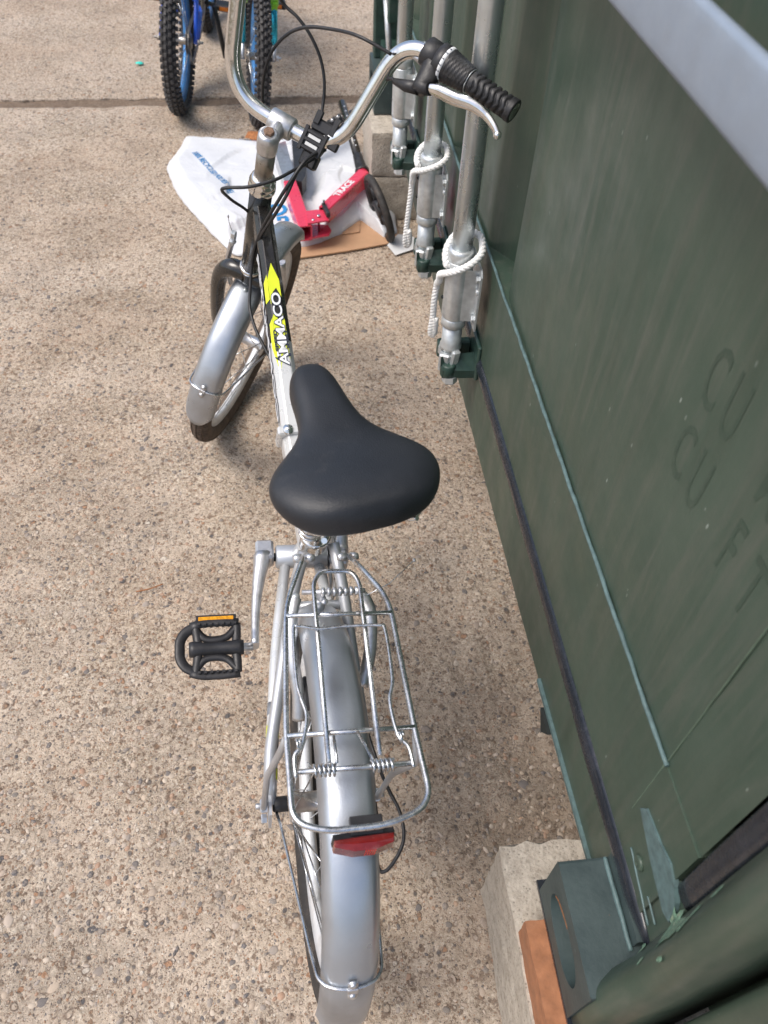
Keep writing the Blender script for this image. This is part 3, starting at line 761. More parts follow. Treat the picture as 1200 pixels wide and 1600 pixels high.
# ------------------------------------------------------------------ the leaning bicycle
CF = frame_hl((-.0360, .4283, 0), -.042, .1085)          # rear triangle frame: forward, right, up
bike = thing('bicycle', 'silver folding bicycle with black saddle and rear rack leaning on the container', 'bicycle', (-.036, .43, 0))
WR = .2645
def wheel(parent, c, F, Rr, U, R, tw, tyre_mat, rim_mat, rim_w, rim_r0, rim_r1, nsp=28, hub_w=.05, hub_r=.02, hub_mat='alloy', knobs=False, spoke_mat='wire', tread=True, pname='wheel'):
    c = Vector(c); fr = Fr(c, F, Rr, U)
    w = obj(pname, MB().lathe(fr(0, -hub_w, 0), Rr, [(0, .006), (.004, .006), (.006, hub_r*1.35), (.010, hub_r*1.35), (.014, hub_r*.75), (2*hub_w-.014, hub_r*.75), (2*hub_w-.010, hub_r*1.35), (2*hub_w-.006, hub_r*1.35), (2*hub_w-.004, .006), (2*hub_w, .006)], 18), hub_mat, parent)
    mb = MB(); rings = []; N = 72; n = 14
    for i in range(N):
        a = 2*PI*i/N; d = fr.d(math.cos(a), 0, math.sin(a)); rings.append([c+d*(R-tw*.96+tw*.96*math.cos(b))+fr.R*tw*math.sin(b) for b in [2*PI*j/n for j in range(n)]])
    mb.ring_surf(rings, True)
    obj('tyre', mb, tyre_mat, w)
    if tread:
        mb = MB()
        if knobs:
            K = int(2*PI*R/.025)
            for i in range(K):
                a0 = 2*PI*i/K
                for (bv, off, ln, wd, h) in ((-.20, .0, .0068, .0050, .0048), (.20, .5, .0068, .0050, .0048), (-.62, .5, .0060, .0050, .0048), (.62, .0, .0060, .0050, .0048), (-1.06, 0, .0066, .0048, .0062), (1.06, .5, .0066, .0048, .0062)):
                    a = a0+off*2*PI/K; d = fr.d(math.cos(a), 0, math.sin(a)); tg = fr.d(-math.sin(a), 0, math.cos(a)); b = bv*PI/2*.95
                    nn = d*math.cos(b)+fr.R*math.sin(b); p = c+d*(R-tw*.96)+nn*(tw+h*.4)*.99; sd_ = tg.cross(nn)
                    mb.box(p, tg*ln, sd_*wd, nn*h, .0012)
        else:
            K = int(2*PI*R/.011)
            for i in range(K):
                a0 = 2*PI*i/K
                for bv in (-.55, -.18, .18, .55):
                    a = a0+(.5 if abs(bv) > .3 else 0)*2*PI/K; d = fr.d(math.cos(a), 0, math.sin(a)); tg = fr.d(-math.sin(a), 0, math.cos(a)); b = bv*PI/2
                    nn = d*math.cos(b)+fr.R*math.sin(b); p = c+d*(R-tw*.96)+nn*(tw+.0002); sd_ = tg.cross(nn)
                    mb.box(p, tg*.0042, sd_*.0042, nn*.0012)
        obj('tread', mb, 'knobtop' if knobs else tyre_mat, w, kind='stuff')
    mb = MB(); rings = []
    for i in range(N):
        a = 2*PI*i/N; d = fr.d(math.cos(a), 0, math.sin(a))
        pr = [(rim_r0, -rim_w*.55), (rim_r1, -rim_w), (rim_r1+.002, -rim_w*.8), (rim_r1-.006, 0), (rim_r1+.002, rim_w*.8), (rim_r1, rim_w), (rim_r0, rim_w*.55), (rim_r0-.003, 0)]
        rings.append([c+d*r+fr.R*v_ for r, v_ in pr])
    mb.ring_surf(rings, True); obj('rim', mb, rim_mat, w)
    # spokes: one mesh, instanced as separate objects
    sp = None
    rim_p = rim_r0-.002
    for i in range(nsp):
        side = -1 if i % 2 else 1
        a = 2*PI*i/nsp; ah = a+(.9 if (i//2) % 2 else -.9)
        p0 = fr(hub_r*1.2*math.cos(ah), side*(hub_w-.008), hub_r*1.2*math.sin(ah)); p1 = fr(rim_p*math.cos(a), side*rim_w*.15, rim_p*math.sin(a))
        L_ = (p1-p0).length
        if sp is None:
            sp = obj('spoke', MB().tube([(0, 0, 0), (0, 0, 1)], .0011, 5), spoke_mat, w, loc=(0, 0, 0)); 
            me = sp.data
            base = origin_of(w)
            for vtx in me.vertices: vtx.co += base
            o = sp
        else:
            o = sp.copy(); COL.objects.link(o); o.parent = w
        o.location = p0-origin_of(w); o.rotation_mode = 'QUATERNION'; o.rotation_quaternion = (p1-p0).to_track_quat('Z', 'Y'); o.scale = (1, 1, L_)
    return w, fr
rc = CF(0, 0, WR)
rw, RWF = wheel(bike, rc, CF.F, CF.R, CF.U, WR, .0235, 'rubber', 'rim', .012, .205, .224, 28, .052, .019, 'alloy', pname='rear_wheel')

def mudguard(parent, fr, R, w, a0, a1, bulge=.012, name='mudguard', n=60, tipround=True):
    mb = MB(); rings = []; m_ = 16
    for i in range(n+1):
        a = a0+(a1-a0)*i/n; d = fr.d(math.cos(a), 0, math.sin(a))
        ws = 1.
        s_ = min(i, n-i)/n*(a1-a0)*R
        if tipround and s_ < .030: ws = math.sqrt(max(0.02, 1-(1-s_/.030)**2))*.45+.55
        ring = []
        for j in range(m_+1):
            t = -1+2*j/m_; h = bulge*(1-abs(t)**2.4)-.010*max(0, abs(t)-.8)/.2
            ring.append(fr.O+d*(R+h)+fr.R*w*t*ws)
        for j in range(m_, -1, -1):
            t = -1+2*j/m_; h = bulge*(1-abs(t)**2.4)-.010*max(0, abs(t)-.8)/.2-.0012
            ring.append(fr.O+d*(R+h)+fr.R*(w*t*ws*.97))
        rings.append(ring)
    mb.ring_surf(rings); return obj(name, mb, 'guard', parent)
# angles: measured from forward, through the top
rm = mudguard(bike, RWF, .272, .0335, .62, PI+.12, name='rear_mudguard')
def bolt(mb, p, axis, r=.004, h=.003):
    a = Vector(axis).normalized(); p = Vector(p)
    mb.lathe(p, a, [(-.001, r*1.5), (.0008, r*1.5), (.001, r), (h, r*.95), (h+.0006, r*.4)], 14)
    return mb
def stay(frw, wheel_fr, Rg, ang, w, axle_v, name, par, zdrop=.0, kink=None):
    d = wheel_fr.d(math.cos(ang), 0, math.sin(ang)); t = wheel_fr.d(-math.sin(ang), 0, math.cos(ang))
    arc = []
    for j in range(11):
        q = -1+2*j/10; h = .014*(1-abs(q)**2.4); arc.append(wheel_fr.O+d*(Rg+h-.004*(abs(q) > .95))+wheel_fr.R*(w+.003)*q)
    L1 = wheel_fr.O-wheel_fr.R*axle_v; R1 = wheel_fr.O+wheel_fr.R*axle_v
    pts = [L1+wheel_fr.U*-.012, L1+d*.035+wheel_fr.R*.004, arc[0]-d*.03-wheel_fr.R*.004]+arc+[arc[-1]-d*.03+wheel_fr.R*.004, R1+d*.035-wheel_fr.R*.004, R1-wheel_fr.U*.012]
    o = obj(name, MB().tube(fillet(pts, .010, 4), .0021, 8), 'wire', par)
    p = wheel_fr.O+d*(Rg+.0145)
    mb = MB().box(p, t*.013, wheel_fr.R*.0055, d*.0012, .0005)
    mb.box(p+d*.0015, t*.004, wheel_fr.R*.0062, d*.0022, .001)
    bolt(mb, p+t*.009+d*.001, d); bolt(mb, p-t*.009+d*.001, d)
    obj('stay_clamp', mb, 'alloy', par); return o
stay(None, RWF, .272, PI-.42, .0345, .066, 'mudguard_stay', rm)

# rear triangle
def tube_obj(name, pts, r, mat, par, n=14, fil=0, flat=1.):
    pts = [Vector(p) for p in pts]
    if fil: pts = fillet(pts, fil, 5)
    return obj(name, MB().tube(pts, r, n, flat=flat), mat, par)
collar = CF(.322, .006, .475); BB = CF(.425, .005, .29)
stl = tube_obj('seat_tube', [BB, collar], .0185, 'frame', bike)
tube_obj('seat_stay', [CF(.30, -.012, .465), CF(.262, -.028, .425), CF(.06, -.072, .30), CF(.0, -.074, .268)], .0088, 'silver', bike, fil=.03)
tube_obj('seat_stay', [CF(.315, .034, .465), CF(.262, .046, .425), CF(.06, .070, .30), CF(.0, .072, .268)], .0088, 'silver', bike, fil=.03)
tube_obj('chain_stay', [BB+CF.d(-.02, -.03, -.005), CF(.25, -.05, .275), CF(.0, -.074, .262)], .0095, 'frame', bike, fil=.05)
tube_obj('chain_stay', [BB+CF.d(-.02, .03, -.005), CF(.25, .052, .275), CF(.0, .072, .262)], .0095, 'frame', bike, fil=.05)
tube_obj('stay_bridge', [CF(.243, -.034, .405), CF(.243, .05, .405)], .0075, 'silver', bike)
for v0 in (-.074, .072):
    obj('dropout', MB().prism([CF(.02, v0-.002, .285), CF(-.018, v0-.002, .275), CF(-.022, v0-.002, .235), CF(.0, v0-.002, .225), CF(.03, v0-.002, .25)], CF.R*.004), 'silver', bike)
for u0, u1, mt in ((.155, .135, 'greydecal'), (.118, .100, 'yellow'), (.098, .066, 'navy'), (.052, .036, 'yellow')):
    t0 = (.25-u0)/.25; pA = CF(u0, -.05-.024*t0, .275-.013*t0); t1 = (.25-u1)/.25; pB = CF(u1, -.05-.024*t1, .275-.013*t1)
    obj('stay_decal', MB().tube([pA, pB], .0099, 14), mt, bike)
mb = MB().hexnut(CF(0, -.078, WR), -CF.R, .0105, .010); mb.lathe(CF(0, -.088, WR), -CF.R, [(0, .0045), (.006, .0045)], 10)
mb.hexnut(CF(-.008, -.078, WR-.028), -CF.R, .007, .008); obj('axle_nut', mb, 'alloy', bike)
mb = MB().hexnut(CF(0, .076, WR), CF.R, .0105, .010); mb.lathe(CF(0, .086, WR), CF.R, [(0, .0045), (.006, .0045)], 10); obj('axle_nut', mb, 'alloy', bike)
mb = MB().lathe(CF(0, -.070, WR), CF.R, [(0, .009), (.004, .011), (.022, .011)], 14); obj('axle_cone', mb, 'blackplastic', bike)
# bottom bracket, cranks, pedals
mb = MB().lathe(BB-CF.R*.045, CF.R, [(0, .018), (.003, .021), (.087, .021), (.09, .018)], 22); obj('bottom_bracket', mb, 'silver', bike)
mb = MB().lathe(BB-CF.R*.062, CF.R, [(0, .0075), (.12, .0075)], 12); obj('axle', mb, 'dark', bike)
def crank(side, ang, label=None):
    v0 = BB+CF.R*side*.068
    d = CF.d(math.cos(ang), 0, math.sin(ang)); e = v0+d*.168+CF.R*side*.020
    up_ = CF.R.cross(d).normalized()
    mb = MB(); rings = []; N = 18
    for i in range(N+1):
        t = i/N; p = v0.lerp(e, t)+CF.R*side*.004*math.sin(PI*t)
        wd = .0165*(1-t)**3+.0088+.004*(t > .93); th = .009*(1-t)**2.5+.0068
        rings.append([p+up_*wd*math.copysign(abs(math.cos(a))**.7, math.cos(a))+CF.R*side*th*math.copysign(abs(math.sin(a))**.7, math.sin(a)) for a in [2*PI*j/14 for j in range(14)]])
    mb.ring_surf(rings)
    o = obj('crank', mb, 'alloy', bike)
    mb = MB().box(v0-CF.R*side*.004-d*.008, d*.019, up_*.018, CF.R*.0155, .004); obj('crank_boss', mb, 'alloy', o)
    return o, e, d, up_
ANG = PI+.10
cl, ce, cd, cu = crank(-1, ANG)
cr, cre, crd, cru = crank(1, .10)
def pedal(e, side):
    F_ = CF.d(math.cos(.30), 0, math.sin(.30)); U__ = CF.d(-math.sin(.30), 0, math.cos(.30)); Rr = CF.R*side
    tube_obj('pedal_spindle', [e+Rr*.003, e+Rr*.024, e+Rr*.03], .0068, 'alloy', bike)
    pd = None
    mb = MB(); c0 = e+Rr*.065; hw = .042; hl = .043
    # two end plates fore/aft with teeth, side plates, central spindle barrel
    mb.lathe(e+Rr*.018, Rr, [(0, .0120), (.008, .0130), (.03, .0105), (.062, .0105), (.078, .0135), (.086, .012)], 16)
    for sf in (-1, 1):
        pts = [c0+Rr*(-.040)+F_*sf*hl*.96, c0+Rr*(-.02)+F_*sf*hl, c0+Rr*.018+F_*sf*hl, c0+Rr*.037+F_*sf*hl*.86]
        mb.tube(fillet(pts, .012, 4), .0052, 8, flat=1.6)
        for q in range(7):
            p = c0+Rr*(-.034+.0095*q)+F_*sf*(hl-.004); mb.box(p+U__*.0, Rr*.0025, F_*.0022, U__*.0095, .0008)
    for q in (-.036, .030):
        pts = [c0+Rr*q-F_*hl*.93, c0+Rr*(q*.94-.002)-F_*hl*.4, c0+Rr*(q*.9-.001), c0+Rr*(q*.94-.002)+F_*hl*.4, c0+Rr*q+F_*hl*.93]
        mb.tube(smooth(pts, 4), .0048, 8, flat=1.5)
    # outer loop
    pts = [c0+Rr*.028-F_*hl*.86, c0+Rr*.044-F_*hl*.66, c0+Rr*.0525-F_*hl*.34, c0+Rr*.0535, c0+Rr*.0525+F_*hl*.34, c0+Rr*.044+F_*hl*.66, c0+Rr*.028+F_*hl*.86]
    mb.tube(smooth(pts, 6), .0034, 8, flat=2.4)
    for sf in (-1, 1):  # curved webs
        pts = [c0+Rr*-.036+F_*sf*hl*.8, c0+Rr*-.02+F_*sf*hl*.42, c0+Rr*.0+F_*sf*hl*.33, c0+Rr*.016+F_*sf*hl*.42, c0+Rr*.030+F_*sf*hl*.8]
        mb.tube(smooth(pts, 5), .0042, 6, flat=1.6)
    pd = obj('pedal', mb, 'blackplastic', bike)
    fr_ = (F_*.35+U__*.94).normalized(); fn = Rr.cross(fr_).normalized()
    if fn.z < 0: fn = -fn
    fn = (CF.U*.80-CF.F*.60).normalized(); fr_ = (CF.F*.80+CF.U*.60).normalized()
    obj('reflector_frame', MB().box(c0+F_*(hl+.004)-Rr*.004, Rr*.032, fr_*.0085, fn*.0022, .001), 'blackplastic', pd)
    obj('pedal_reflector', MB().box(c0+F_*(hl+.004)-Rr*.004+fn*.0022, Rr*.028, fr_*.0062, fn*.0012, .0008), 'amber', pd)
    return pd
pedal(ce, -1); pedal(cre, 1)
mb = MB(); c0 = BB+CF.R*.050; rings = []
K = 132
for rr, vv in ((.062, -.0015), (None, -.0015), (None, .0015), (.062, .0015)):
    rings.append([c0+CF.R*vv+CF.d(math.cos(2*PI*j/K), 0, math.sin(2*PI*j/K))*(rr if rr else .079+(.004 if (j % 3) else -.001)) for j in range(K)])
mb.ring_surf(rings, True); 
for i in range(5):
    a = 2*PI*i/5; mb.tube([c0, c0+CF.d(math.cos(a), 0, math.sin(a))*.066], .005, 6)
obj('chainring', mb, 'alloy', bike)
# cassette + derailleur + chain
mb = MB()
for i, r_ in enumerate((.052, .046, .041, .036, .031, .026)):
    mb.lathe(rc+CF.R*(.028+.0045*i), CF.R, [(0, r_-.004), (.0002, r_), (.0016, r_), (.0018, r_-.004)], 40)
obj('cassette', mb, 'rust', bike)
mb = MB(); mb.box(CF(-.01, .082, .20), CF.F*.012, CF.R*.005, CF.d(.2, 0, 1)*.03, .003); mb.lathe(CF(.0, .068, .185), CF.R, [(0, .014), (.006, .014)], 16); mb.lathe(CF(.02, .068, .13), CF.R, [(0, .014), (.006, .014)], 16)
mb.box(CF(.012, .074, .157), CF.F*.006, CF.R*.0015, CF.d(.3, 0, -1)*.035); obj('derailleur', mb, 'blackplastic', bike)
path = [CF(.425, .05, .373), CF(.2, .048, .335), CF(.0, .044, .305), CF(-.035, .044, .28), CF(-.03, .044, .24), CF(.0, .06, .20), CF(.02, .068, .15), CF(.035, .066, .135), CF(.2, .056, .17), CF(.43, .05, .211)]
mb = MB(); P = smooth(path, 12)
for i in range(len(P)-1):
    if (P[i+1]-P[i]).length > 1e-5:
        d_ = (P[i+1]-P[i]); cc = (P[i]+P[i+1])/2; n_ = d_.normalized().cross(CF.R).normalized(); mb.box(cc, d_*.48, CF.R*(.0035 if i % 2 else .0024), n_*.0038)
obj('chain', mb, 'stem', bike, kind='stuff')
# seat post, clamp, saddle
mb = MB().lathe(collar-CF.d(-.3, 0, 1)*0, CF.d(-.33, 0, .94), [(-.035, .0215), (-.004, .0215), (0, .0235), (.008, .0235), (.010, .0205)], 24); obj('seat_collar', mb, 'chrome', bike)
SC = CF(.235, .012, .70)
tube_obj('seat_post', [collar-(SC-collar)*.1, SC], .0135, 'chrome', bike)
sad_tw = -.225
sF = CF.F*math.cos(sad_tw)+CF.R*math.sin(sad_tw); sR = (-CF.F*math.sin(sad_tw)+CF.R*math.cos(sad_tw)+CF.U*.045).normalized(); sU = sR.cross(sF).normalized()
SF = Fr(CF(.104, .030, .775), sF, sR, sU)
# half-width profile along length (0 rear .. .25 nose)
prof = [(-.004, .020), (.002, .045), (.010, .066), (.024, .083), (.042, .094), (.062, .100), (.082, .098), (.100, .086), (.115, .070), (.130, .054), (.148, .041), (.170, .0355), (.195, .0325), (.218, .031), (.236, .026), (.247, .018), (.252, .006)]
mb = MB(); rings = []; n = 40
for u, hw in prof:
    # top height and skirt depth
    top = .010+.010*math.exp(-((u-.03)/.05)**2)+.006*(u/.25)-.006*math.exp(-((u-.12)/.05)**2)
    top -= .016*max(0, (.012-u)/.016)**1.5+.012*max(0, (u-.232)/.02)**2
    low = -.030-.004*math.sin(min(1, u/.25)*PI)
    if u < .01: low = -.028+.010*(.01-u)/.014
    if u > .23: low = -.030+.014*((u-.23)/.021)**2
    ring = []
    for j in range(n):
        a = 2*PI*j/n; cx, sz = math.cos(a), math.sin(a)
        if sz >= 0: x = hw*math.copysign(abs(cx)**.62, cx); z = top*0+(top+.012)*abs(sz)**.85-.012
        else: x = hw*math.copysign(abs(cx)**.5, cx)*(.94+.06*(1+sz)); z = -.012+(low+.012)*abs(sz)**.55
        # shallow channel / crown
        z += 0
        ring.append(SF(u, x, z))
    rings.append(ring)
mb.ring_surf(rings)
sad = obj('saddle', mb, 'saddle', bike); md = sad.modifiers.new('s', 'SUBSURF'); md.levels = 2; md.render_levels = 2
mb = MB()
for s_ in (-1, 1):
    mb.tube(smooth([SF(.235, s_*.008, -.030), SF(.18, s_*.018, -.052), SF(.10, s_*.022, -.056), SF(.03, s_*.045, -.045), SF(.012, s_*.055, -.035)], 6), .0036, 8)
obj('saddle_rail', mb, 'chrome', sad)
for s_ in (-1, 1):
    pts = [SF(.040+.011*math.cos(q*.55), s_*.062+.011*math.sin(q*.55), -.056+.0006*q) for q in range(48)]
    obj('saddle_spring', MB().tube(pts, .0019, 6), 'chrome', sad)
mb = MB().tube(smooth([SF(.045, -.062, -.058), SF(.042, 0, -.060), SF(.045, .062, -.058)], 6), .0028, 8); mb.tube(smooth([SF(.04, -.07, -.036), SF(.022, -.05, -.038), SF(.020, .05, -.038), SF(.04, .07, -.036)], 8), .0022, 8); obj('rear_rail_wire', mb, 'chrome', sad)
mb = MB().box(SC+CF.U*.0, SF.F*.020, SF.R*.027, SF.U*.013, .004); mb.hexnut(SC+SF.R*.027, SF.R, .009, .008); mb.hexnut(SC-SF.R*.027, -SF.R, .009, .008); obj('saddle_clamp', mb, 'rust', bike)

# rear rack
rack = obj('rack', MB().tube(fillet([CF(.243, -.023, .527), CF(.222, -.027, .550), CF(.1326, -.0566, .575), CF(.0384, -.0635, .575), CF(-.0412, -.0684, .575), CF(-.136, -.0684, .575), CF(-.149, -.035, .575), CF(-.149, .035, .575), CF(-.131, .0815, .575), CF(-.0537, .0775, .575), CF(.037, .0763, .575), CF(.135, .0751, .575), CF(.20, .050, .556), CF(.243, .043, .527)], [0, .02, .03, .02, .02, .024, .06, .06, .026, .02, .02, .03, .02, 0], 6), .0036, 10), 'wire', bike)
obj('rack_rod', MB().tube(fillet([CF(-.079, -.0255, .583), CF(.158, -.0205, .583), CF(.176, -.010, .583), CF(.175, .031, .583), CF(.156, .039, .583), CF(-.077, .0311, .583)], [0, .02, .014, .014, .02, 0], 5), .0030, 10), 'wire', rack)
for a, b in ((CF(.1155, -.0575, .576), CF(.1126, .0755, .576)), (CF(-.0418, -.0675, .576), CF(-.0431, .0775, .576)), (CF(-.0868, -.0600, .583), CF(-.0883, .0680, .583))):
    obj('rack_rod', MB().tube([a, b], .0030, 10), 'wire', rack)
mb = MB()
clip = [(-.0930, -.0620, .583), (-.0718, -.0625, .590), (-.0600, -.0530, .592), (-.0285, -.0457, .592), (-.0047, -.0501, .592), (.0198, -.0532, .592), (.084, -.0515, .592), (.0895, -.0454, .592), (.0855, -.0194, .590), (.0873, .0119, .590), (.0849, .0511, .592), (.077, .0595, .592), (.0116, .0578, .592), (-.0166, .0504, .592), (-.058, .0530, .592), (-.0717, .0630, .590), (-.0930, .0665, .583)]
mb.tube(smooth([CF(*p) for p in clip], 5), .0021, 8)
for v0, cc in ((-.0595, -.0600), (.0545, -.0610)):
    mb.tube([CF(cc+.0055*math.cos(q), v0+.0009*q/2, .592+.0055*math.sin(q)) for q in np.linspace(0, 8, 22)], .0016, 6)
obj('spring_clip', mb, 'wire', rack)
for v0, v1, leg in ((-.043, -.0185, -.0154), (.0205, .0455, .0139)):
    N = 90; pts = [CF(-.0875+.0062*math.cos(q), v0+(v1-v0)*q/(2*PI*5), .583+.0062*math.sin(q)) for q in np.linspace(0, 2*PI*5, N)]
    if leg < 0: pts = pts+[CF(-.083, v1+.001, .589), CF(-.048, leg-.001, .580)]
    else: pts = [CF(-.045, leg-.003, .580), CF(-.083, v0+.001, .589)]+pts
    obj('coil_spring', MB().tube(pts, .0017, 6), 'wire', rack)
# rack struts down to the axle
tube_obj('rack_strut', [CF(-.040, -.067, .573), CF(-.045, -.074, .54), CF(-.012, -.082, .40), CF(-.004, -.083, .262)], .0044, 'silver', rack, 10, .02)
tube_obj('rack_strut', [CF(-.050, .078, .573), CF(-.070, .082, .54), CF(-.025, .080, .40), CF(-.004, .081, .262)], .0044, 'silver', rack, 10, .02)
for v0, v1 in ((-.036, -.006), (.026, .056)):
    mb = MB().lathe(CF(.243, v0, .524), CF.R, [(0, .0045), (.003, .0062), (.012, .0062), (.0122, .0050), (.018, .0050), (.0182, .0062), (.026, .0062), (.03, .004)], 12); obj('rack_bolt', mb, 'alloy', rack)
# spring barrel fixed at the mudguard front
mb = MB().tube([CF(.178, -.030, .535), CF(.176, .055, .535)], .0032, 8)
for q in range(6):
    mb.lathe(CF(.170, -.006+.0075*q, .545), CF.R, [(0, .0042), (.001, .0062), (.0045, .0062), (.0055, .0042)], 12)
mb.lathe(CF(.170, .039, .545), CF.R, [(0, .006), (.014, .0028)], 12)
obj('brake_noodle', mb, 'alloy', bike)
mb = MB().lathe(CF(.165, -.008, .530), CF.U, [(-.012, .009), (.008, .009), (.010, .006)], 14); bolt(mb, CF(.150, -.004, .553), CF.U, .003); obj('mudguard_bolt', mb, 'alloy', rm)
# V-brake arms
for s_, nm in ((-1, -.034), (1, .050)):
    pts = [CF(.185, nm*1.05, .515), CF(.150, nm*1.12-.001*s_, .50), CF(.118, nm*1.05, .46), CF(.10, nm, .42)]
    if s_ < 0: pts = [CF(.190, -.036, .505), CF(.165, -.043, .495), CF(.115, -.042, .46), CF(.085, -.036, .43), CF(.062, -.036, .40)]
    else: pts = [CF(.188, .058, .505), CF(.165, .066, .495), CF(.125, .064, .46), CF(.09, .052, .43)]
    o = obj('brake_arm', MB().tube(smooth(pts, 5), [.0060]*len(smooth(pts, 5)), 10, flat=1.5), 'alloy', bike)
    mb = MB(); p = pts[0]; mb.lathe(p, -CF.F, [(-.004, .0065), (.003, .0065), (.0035, .004), (.006, .004)], 12); obj('brake_bolt', mb, 'galv', o)
    if s_ > 0: continue
    mb = MB().box(pts[-2]+CF.R*(-s_)*.012, CF.F*.024, CF.R*.005, CF.U*.006, .002); obj('brake_pad', mb, 'blackplastic', o)
tube_obj('cable_tail', [CF(.186, .062, .51), CF(.20, .095, .515), CF(.232, .135, .525)], .0007, 'wire', bike, 5)
mb = MB().ball(CF(.232, .135, .525), .0022, 8, (1, 1.6, 1)); obj('cable_tip', mb, 'alloy', bike)
# reflector
rf0 = CF(-.152, .008, .541)
mb = MB().prism([rf0+CF.d(.008, -.033, .006), rf0+CF.d(.010, .033, .006), rf0+CF.d(.004, .033, .010), rf0+CF.d(.001, -.033, .010)], CF.d(0, 0, -.002))
mb.box(rf0+CF.d(.004, 0, -.004), CF.F*.004, CF.R*.0335, CF.U*.0115, .002); mb.box(rf0+CF.d(.014, .004, .006), CF.F*.010, CF.R*.018, CF.U*.005, .001)
rfo = obj('rear_reflector', mb, 'blackplastic', bike)
mb = MB(); prf = [(-.033, .0), (-.032, .004), (-.012, .0100), (.012, .0100), (.032, .004), (.033, .0)]; rings = []
for zz, q in ((.0125, .35), (.0095, 1.), (-.0095, 1.), (-.0125, .35)):
    rings.append([rf0+CF.d(-.001-b*q, a*(1 if abs(zz) < .012 else .97), -.004+zz) for a, b in prf]+[rf0+CF.d(.003, .032, -.004+zz), rf0+CF.d(.003, -.032, -.004+zz)])
mb.ring_surf(rings, smooth=False); obj('reflector_lens', mb, 'red', rfo)
mb = MB()
for q in range(5): mb.box(rf0+CF.d(-.0108, .001+.0025*q, -.004), CF.F*.0006, CF.R*.0007, CF.U*.008)
obj('lens_ribs', mb, 'lensred', rfo)
# gear cable loop at the rear
P = smooth([CF(.20, .058, .30), CF(.05, .072, .33), CF(.0011, .0906, .30), CF(-.0418, .1042, .30), CF(-.0772, .1047, .29), CF(-.1033, .0851, .27), CF(-.0994, .0725, .25), CF(-.04, .082, .20)], 8)
obj('gear_cable', MB().tube(P, .0026, 8), 'blackplastic', bike)

# ------------------------------------------------------------------ main beam
hl_ = math.sqrt
Fw = V(.38536, .92277, 0); Uw = V(.28185, -.11770, .95221); Vw = V(.87867, -.36695, -.30544)
HUB = V(-.1165, 1.5277, .2474)
STA = .28
AX = Uw*math.cos(STA)-Fw*math.sin(STA); PF = Fw*math.cos(STA)+Uw*math.sin(STA)
SB = HUB-PF*.04
def axp(l): return SB+AX*l
beamA = axp(.495)+V(.004, -.01, 0)
beamM = V(*((-.0360, .4283, 0)))+V(0, 0, 0)
hinge = CF(.497, -.0165, .512)
beamE = CF(.345, .004, .425)
def beam_rings(a, b, ha, hb, wa, wb, n=14):
    rings = []; d = (b-a).normalized(); side = CF.R-d*CF.R.dot(d); side.normalize(); upv = d.cross(side).normalized()
    for i in range(n+1):
        t = i/n; p = a.lerp(b, t); w = wa+(wb-wa)*t; h = ha+(hb-ha)*t
        sec = [(w*.55, h), (w, h*.62), (w, -h*.62), (w*.55, -h), (-w*.55, -h), (-w, -h*.62), (-w, h*.62), (-w*.55, h)]
        rings.append([p+side*x+upv*z for x, z in sec])
    return rings, side, upv, d
bmid = beamA.lerp(hinge, .62)
rings, bs, bu, bd = beam_rings(beamA, bmid, .027, .029, .0160, .0178)
o = obj('main_beam', MB().ring_surf(rings, smooth=False), 'blackpaint', bike, label='black painted upper half of the frame beam')
md = o.modifiers.new('b', 'BEVEL'); md.width = .002; md.segments = 2
rings, _, _, _ = beam_rings(bmid, hinge, .0291, .030, .01785, .0185); o2 = obj('main_beam', MB().ring_surf(rings, smooth=False), 'frame', bike, label='silver white lower half of the frame beam')
md = o2.modifiers.new('b', 'BEVEL'); md.width = .002; md.segments = 2
rings, _, _, _ = beam_rings(hinge, beamE, .030, .026, .019, .018); o3 = obj('main_beam', MB().ring_surf(rings, smooth=False), 'frame', bike)
md = o3.modifiers.new('b', 'BEVEL'); md.width = .002; md.segments = 2
L_ = (hinge-beamA).length
def B(t, x, z):
    # point on the beam: t metres from the head tube
    return beamA+bd*t+bs*x+bu*z
mb = MB(); mb.box(hinge+bu*.005, bd*.008, bs*.026, bu*.030, .003); o = obj('hinge', mb, 'frame', bike)
mb = MB().lathe(hinge-bs*.010+bu*.033, bu, [(0, .0085), (.003, .0085), (.0035, .0065), (.007, .005), (.008, .001)], 16); obj('hinge_bolt', mb, 'chrome', o)
# decals: yellow flashes on top + white name + side lettering
topz = .0292
def decal(name, pts, mat, z=topz, lift=.0003):
    mb = MB().prism([B(t, x, z) for t, x in pts], bu*lift); return obj(name, mb, mat, o1)
o1 = bpy.data.objects['main_beam']
hz = lambda t: .027+.002*min(1, t/(L_*.62))*1.0+.0004
def dpoly(name, pts, mat, lift=.0):
    mb = MB(); n = len(pts)
    vs_ = [B(t, x, hz(t)+lift) for t, x in pts]; mb.add(vs_, [list(range(n))], False); mb.add([p-bu*.0004 for p in vs_], [list(range(n))], False)
    return obj(name, mb, mat, o1)
W2 = .0098
dpoly('yellow_flash', [(.118, .0), (.150, -W2), (.195, -W2*.9), (.172, -.003), (.165, .003), (.182, W2), (.150, W2), (.118, .0)][:-1], 'yellow')
dpoly('yellow_flash', [(.205, -.004), (.220, -W2), (.275, -W2), (.285, -.004), (.312, -W2*.7), (.275, .002), (.24, .002)], 'yellow')
dpoly('yellow_flash', [(.200, .006), (.225, W2), (.295, W2), (.27, .005), (.24, .004)], 'yellow')
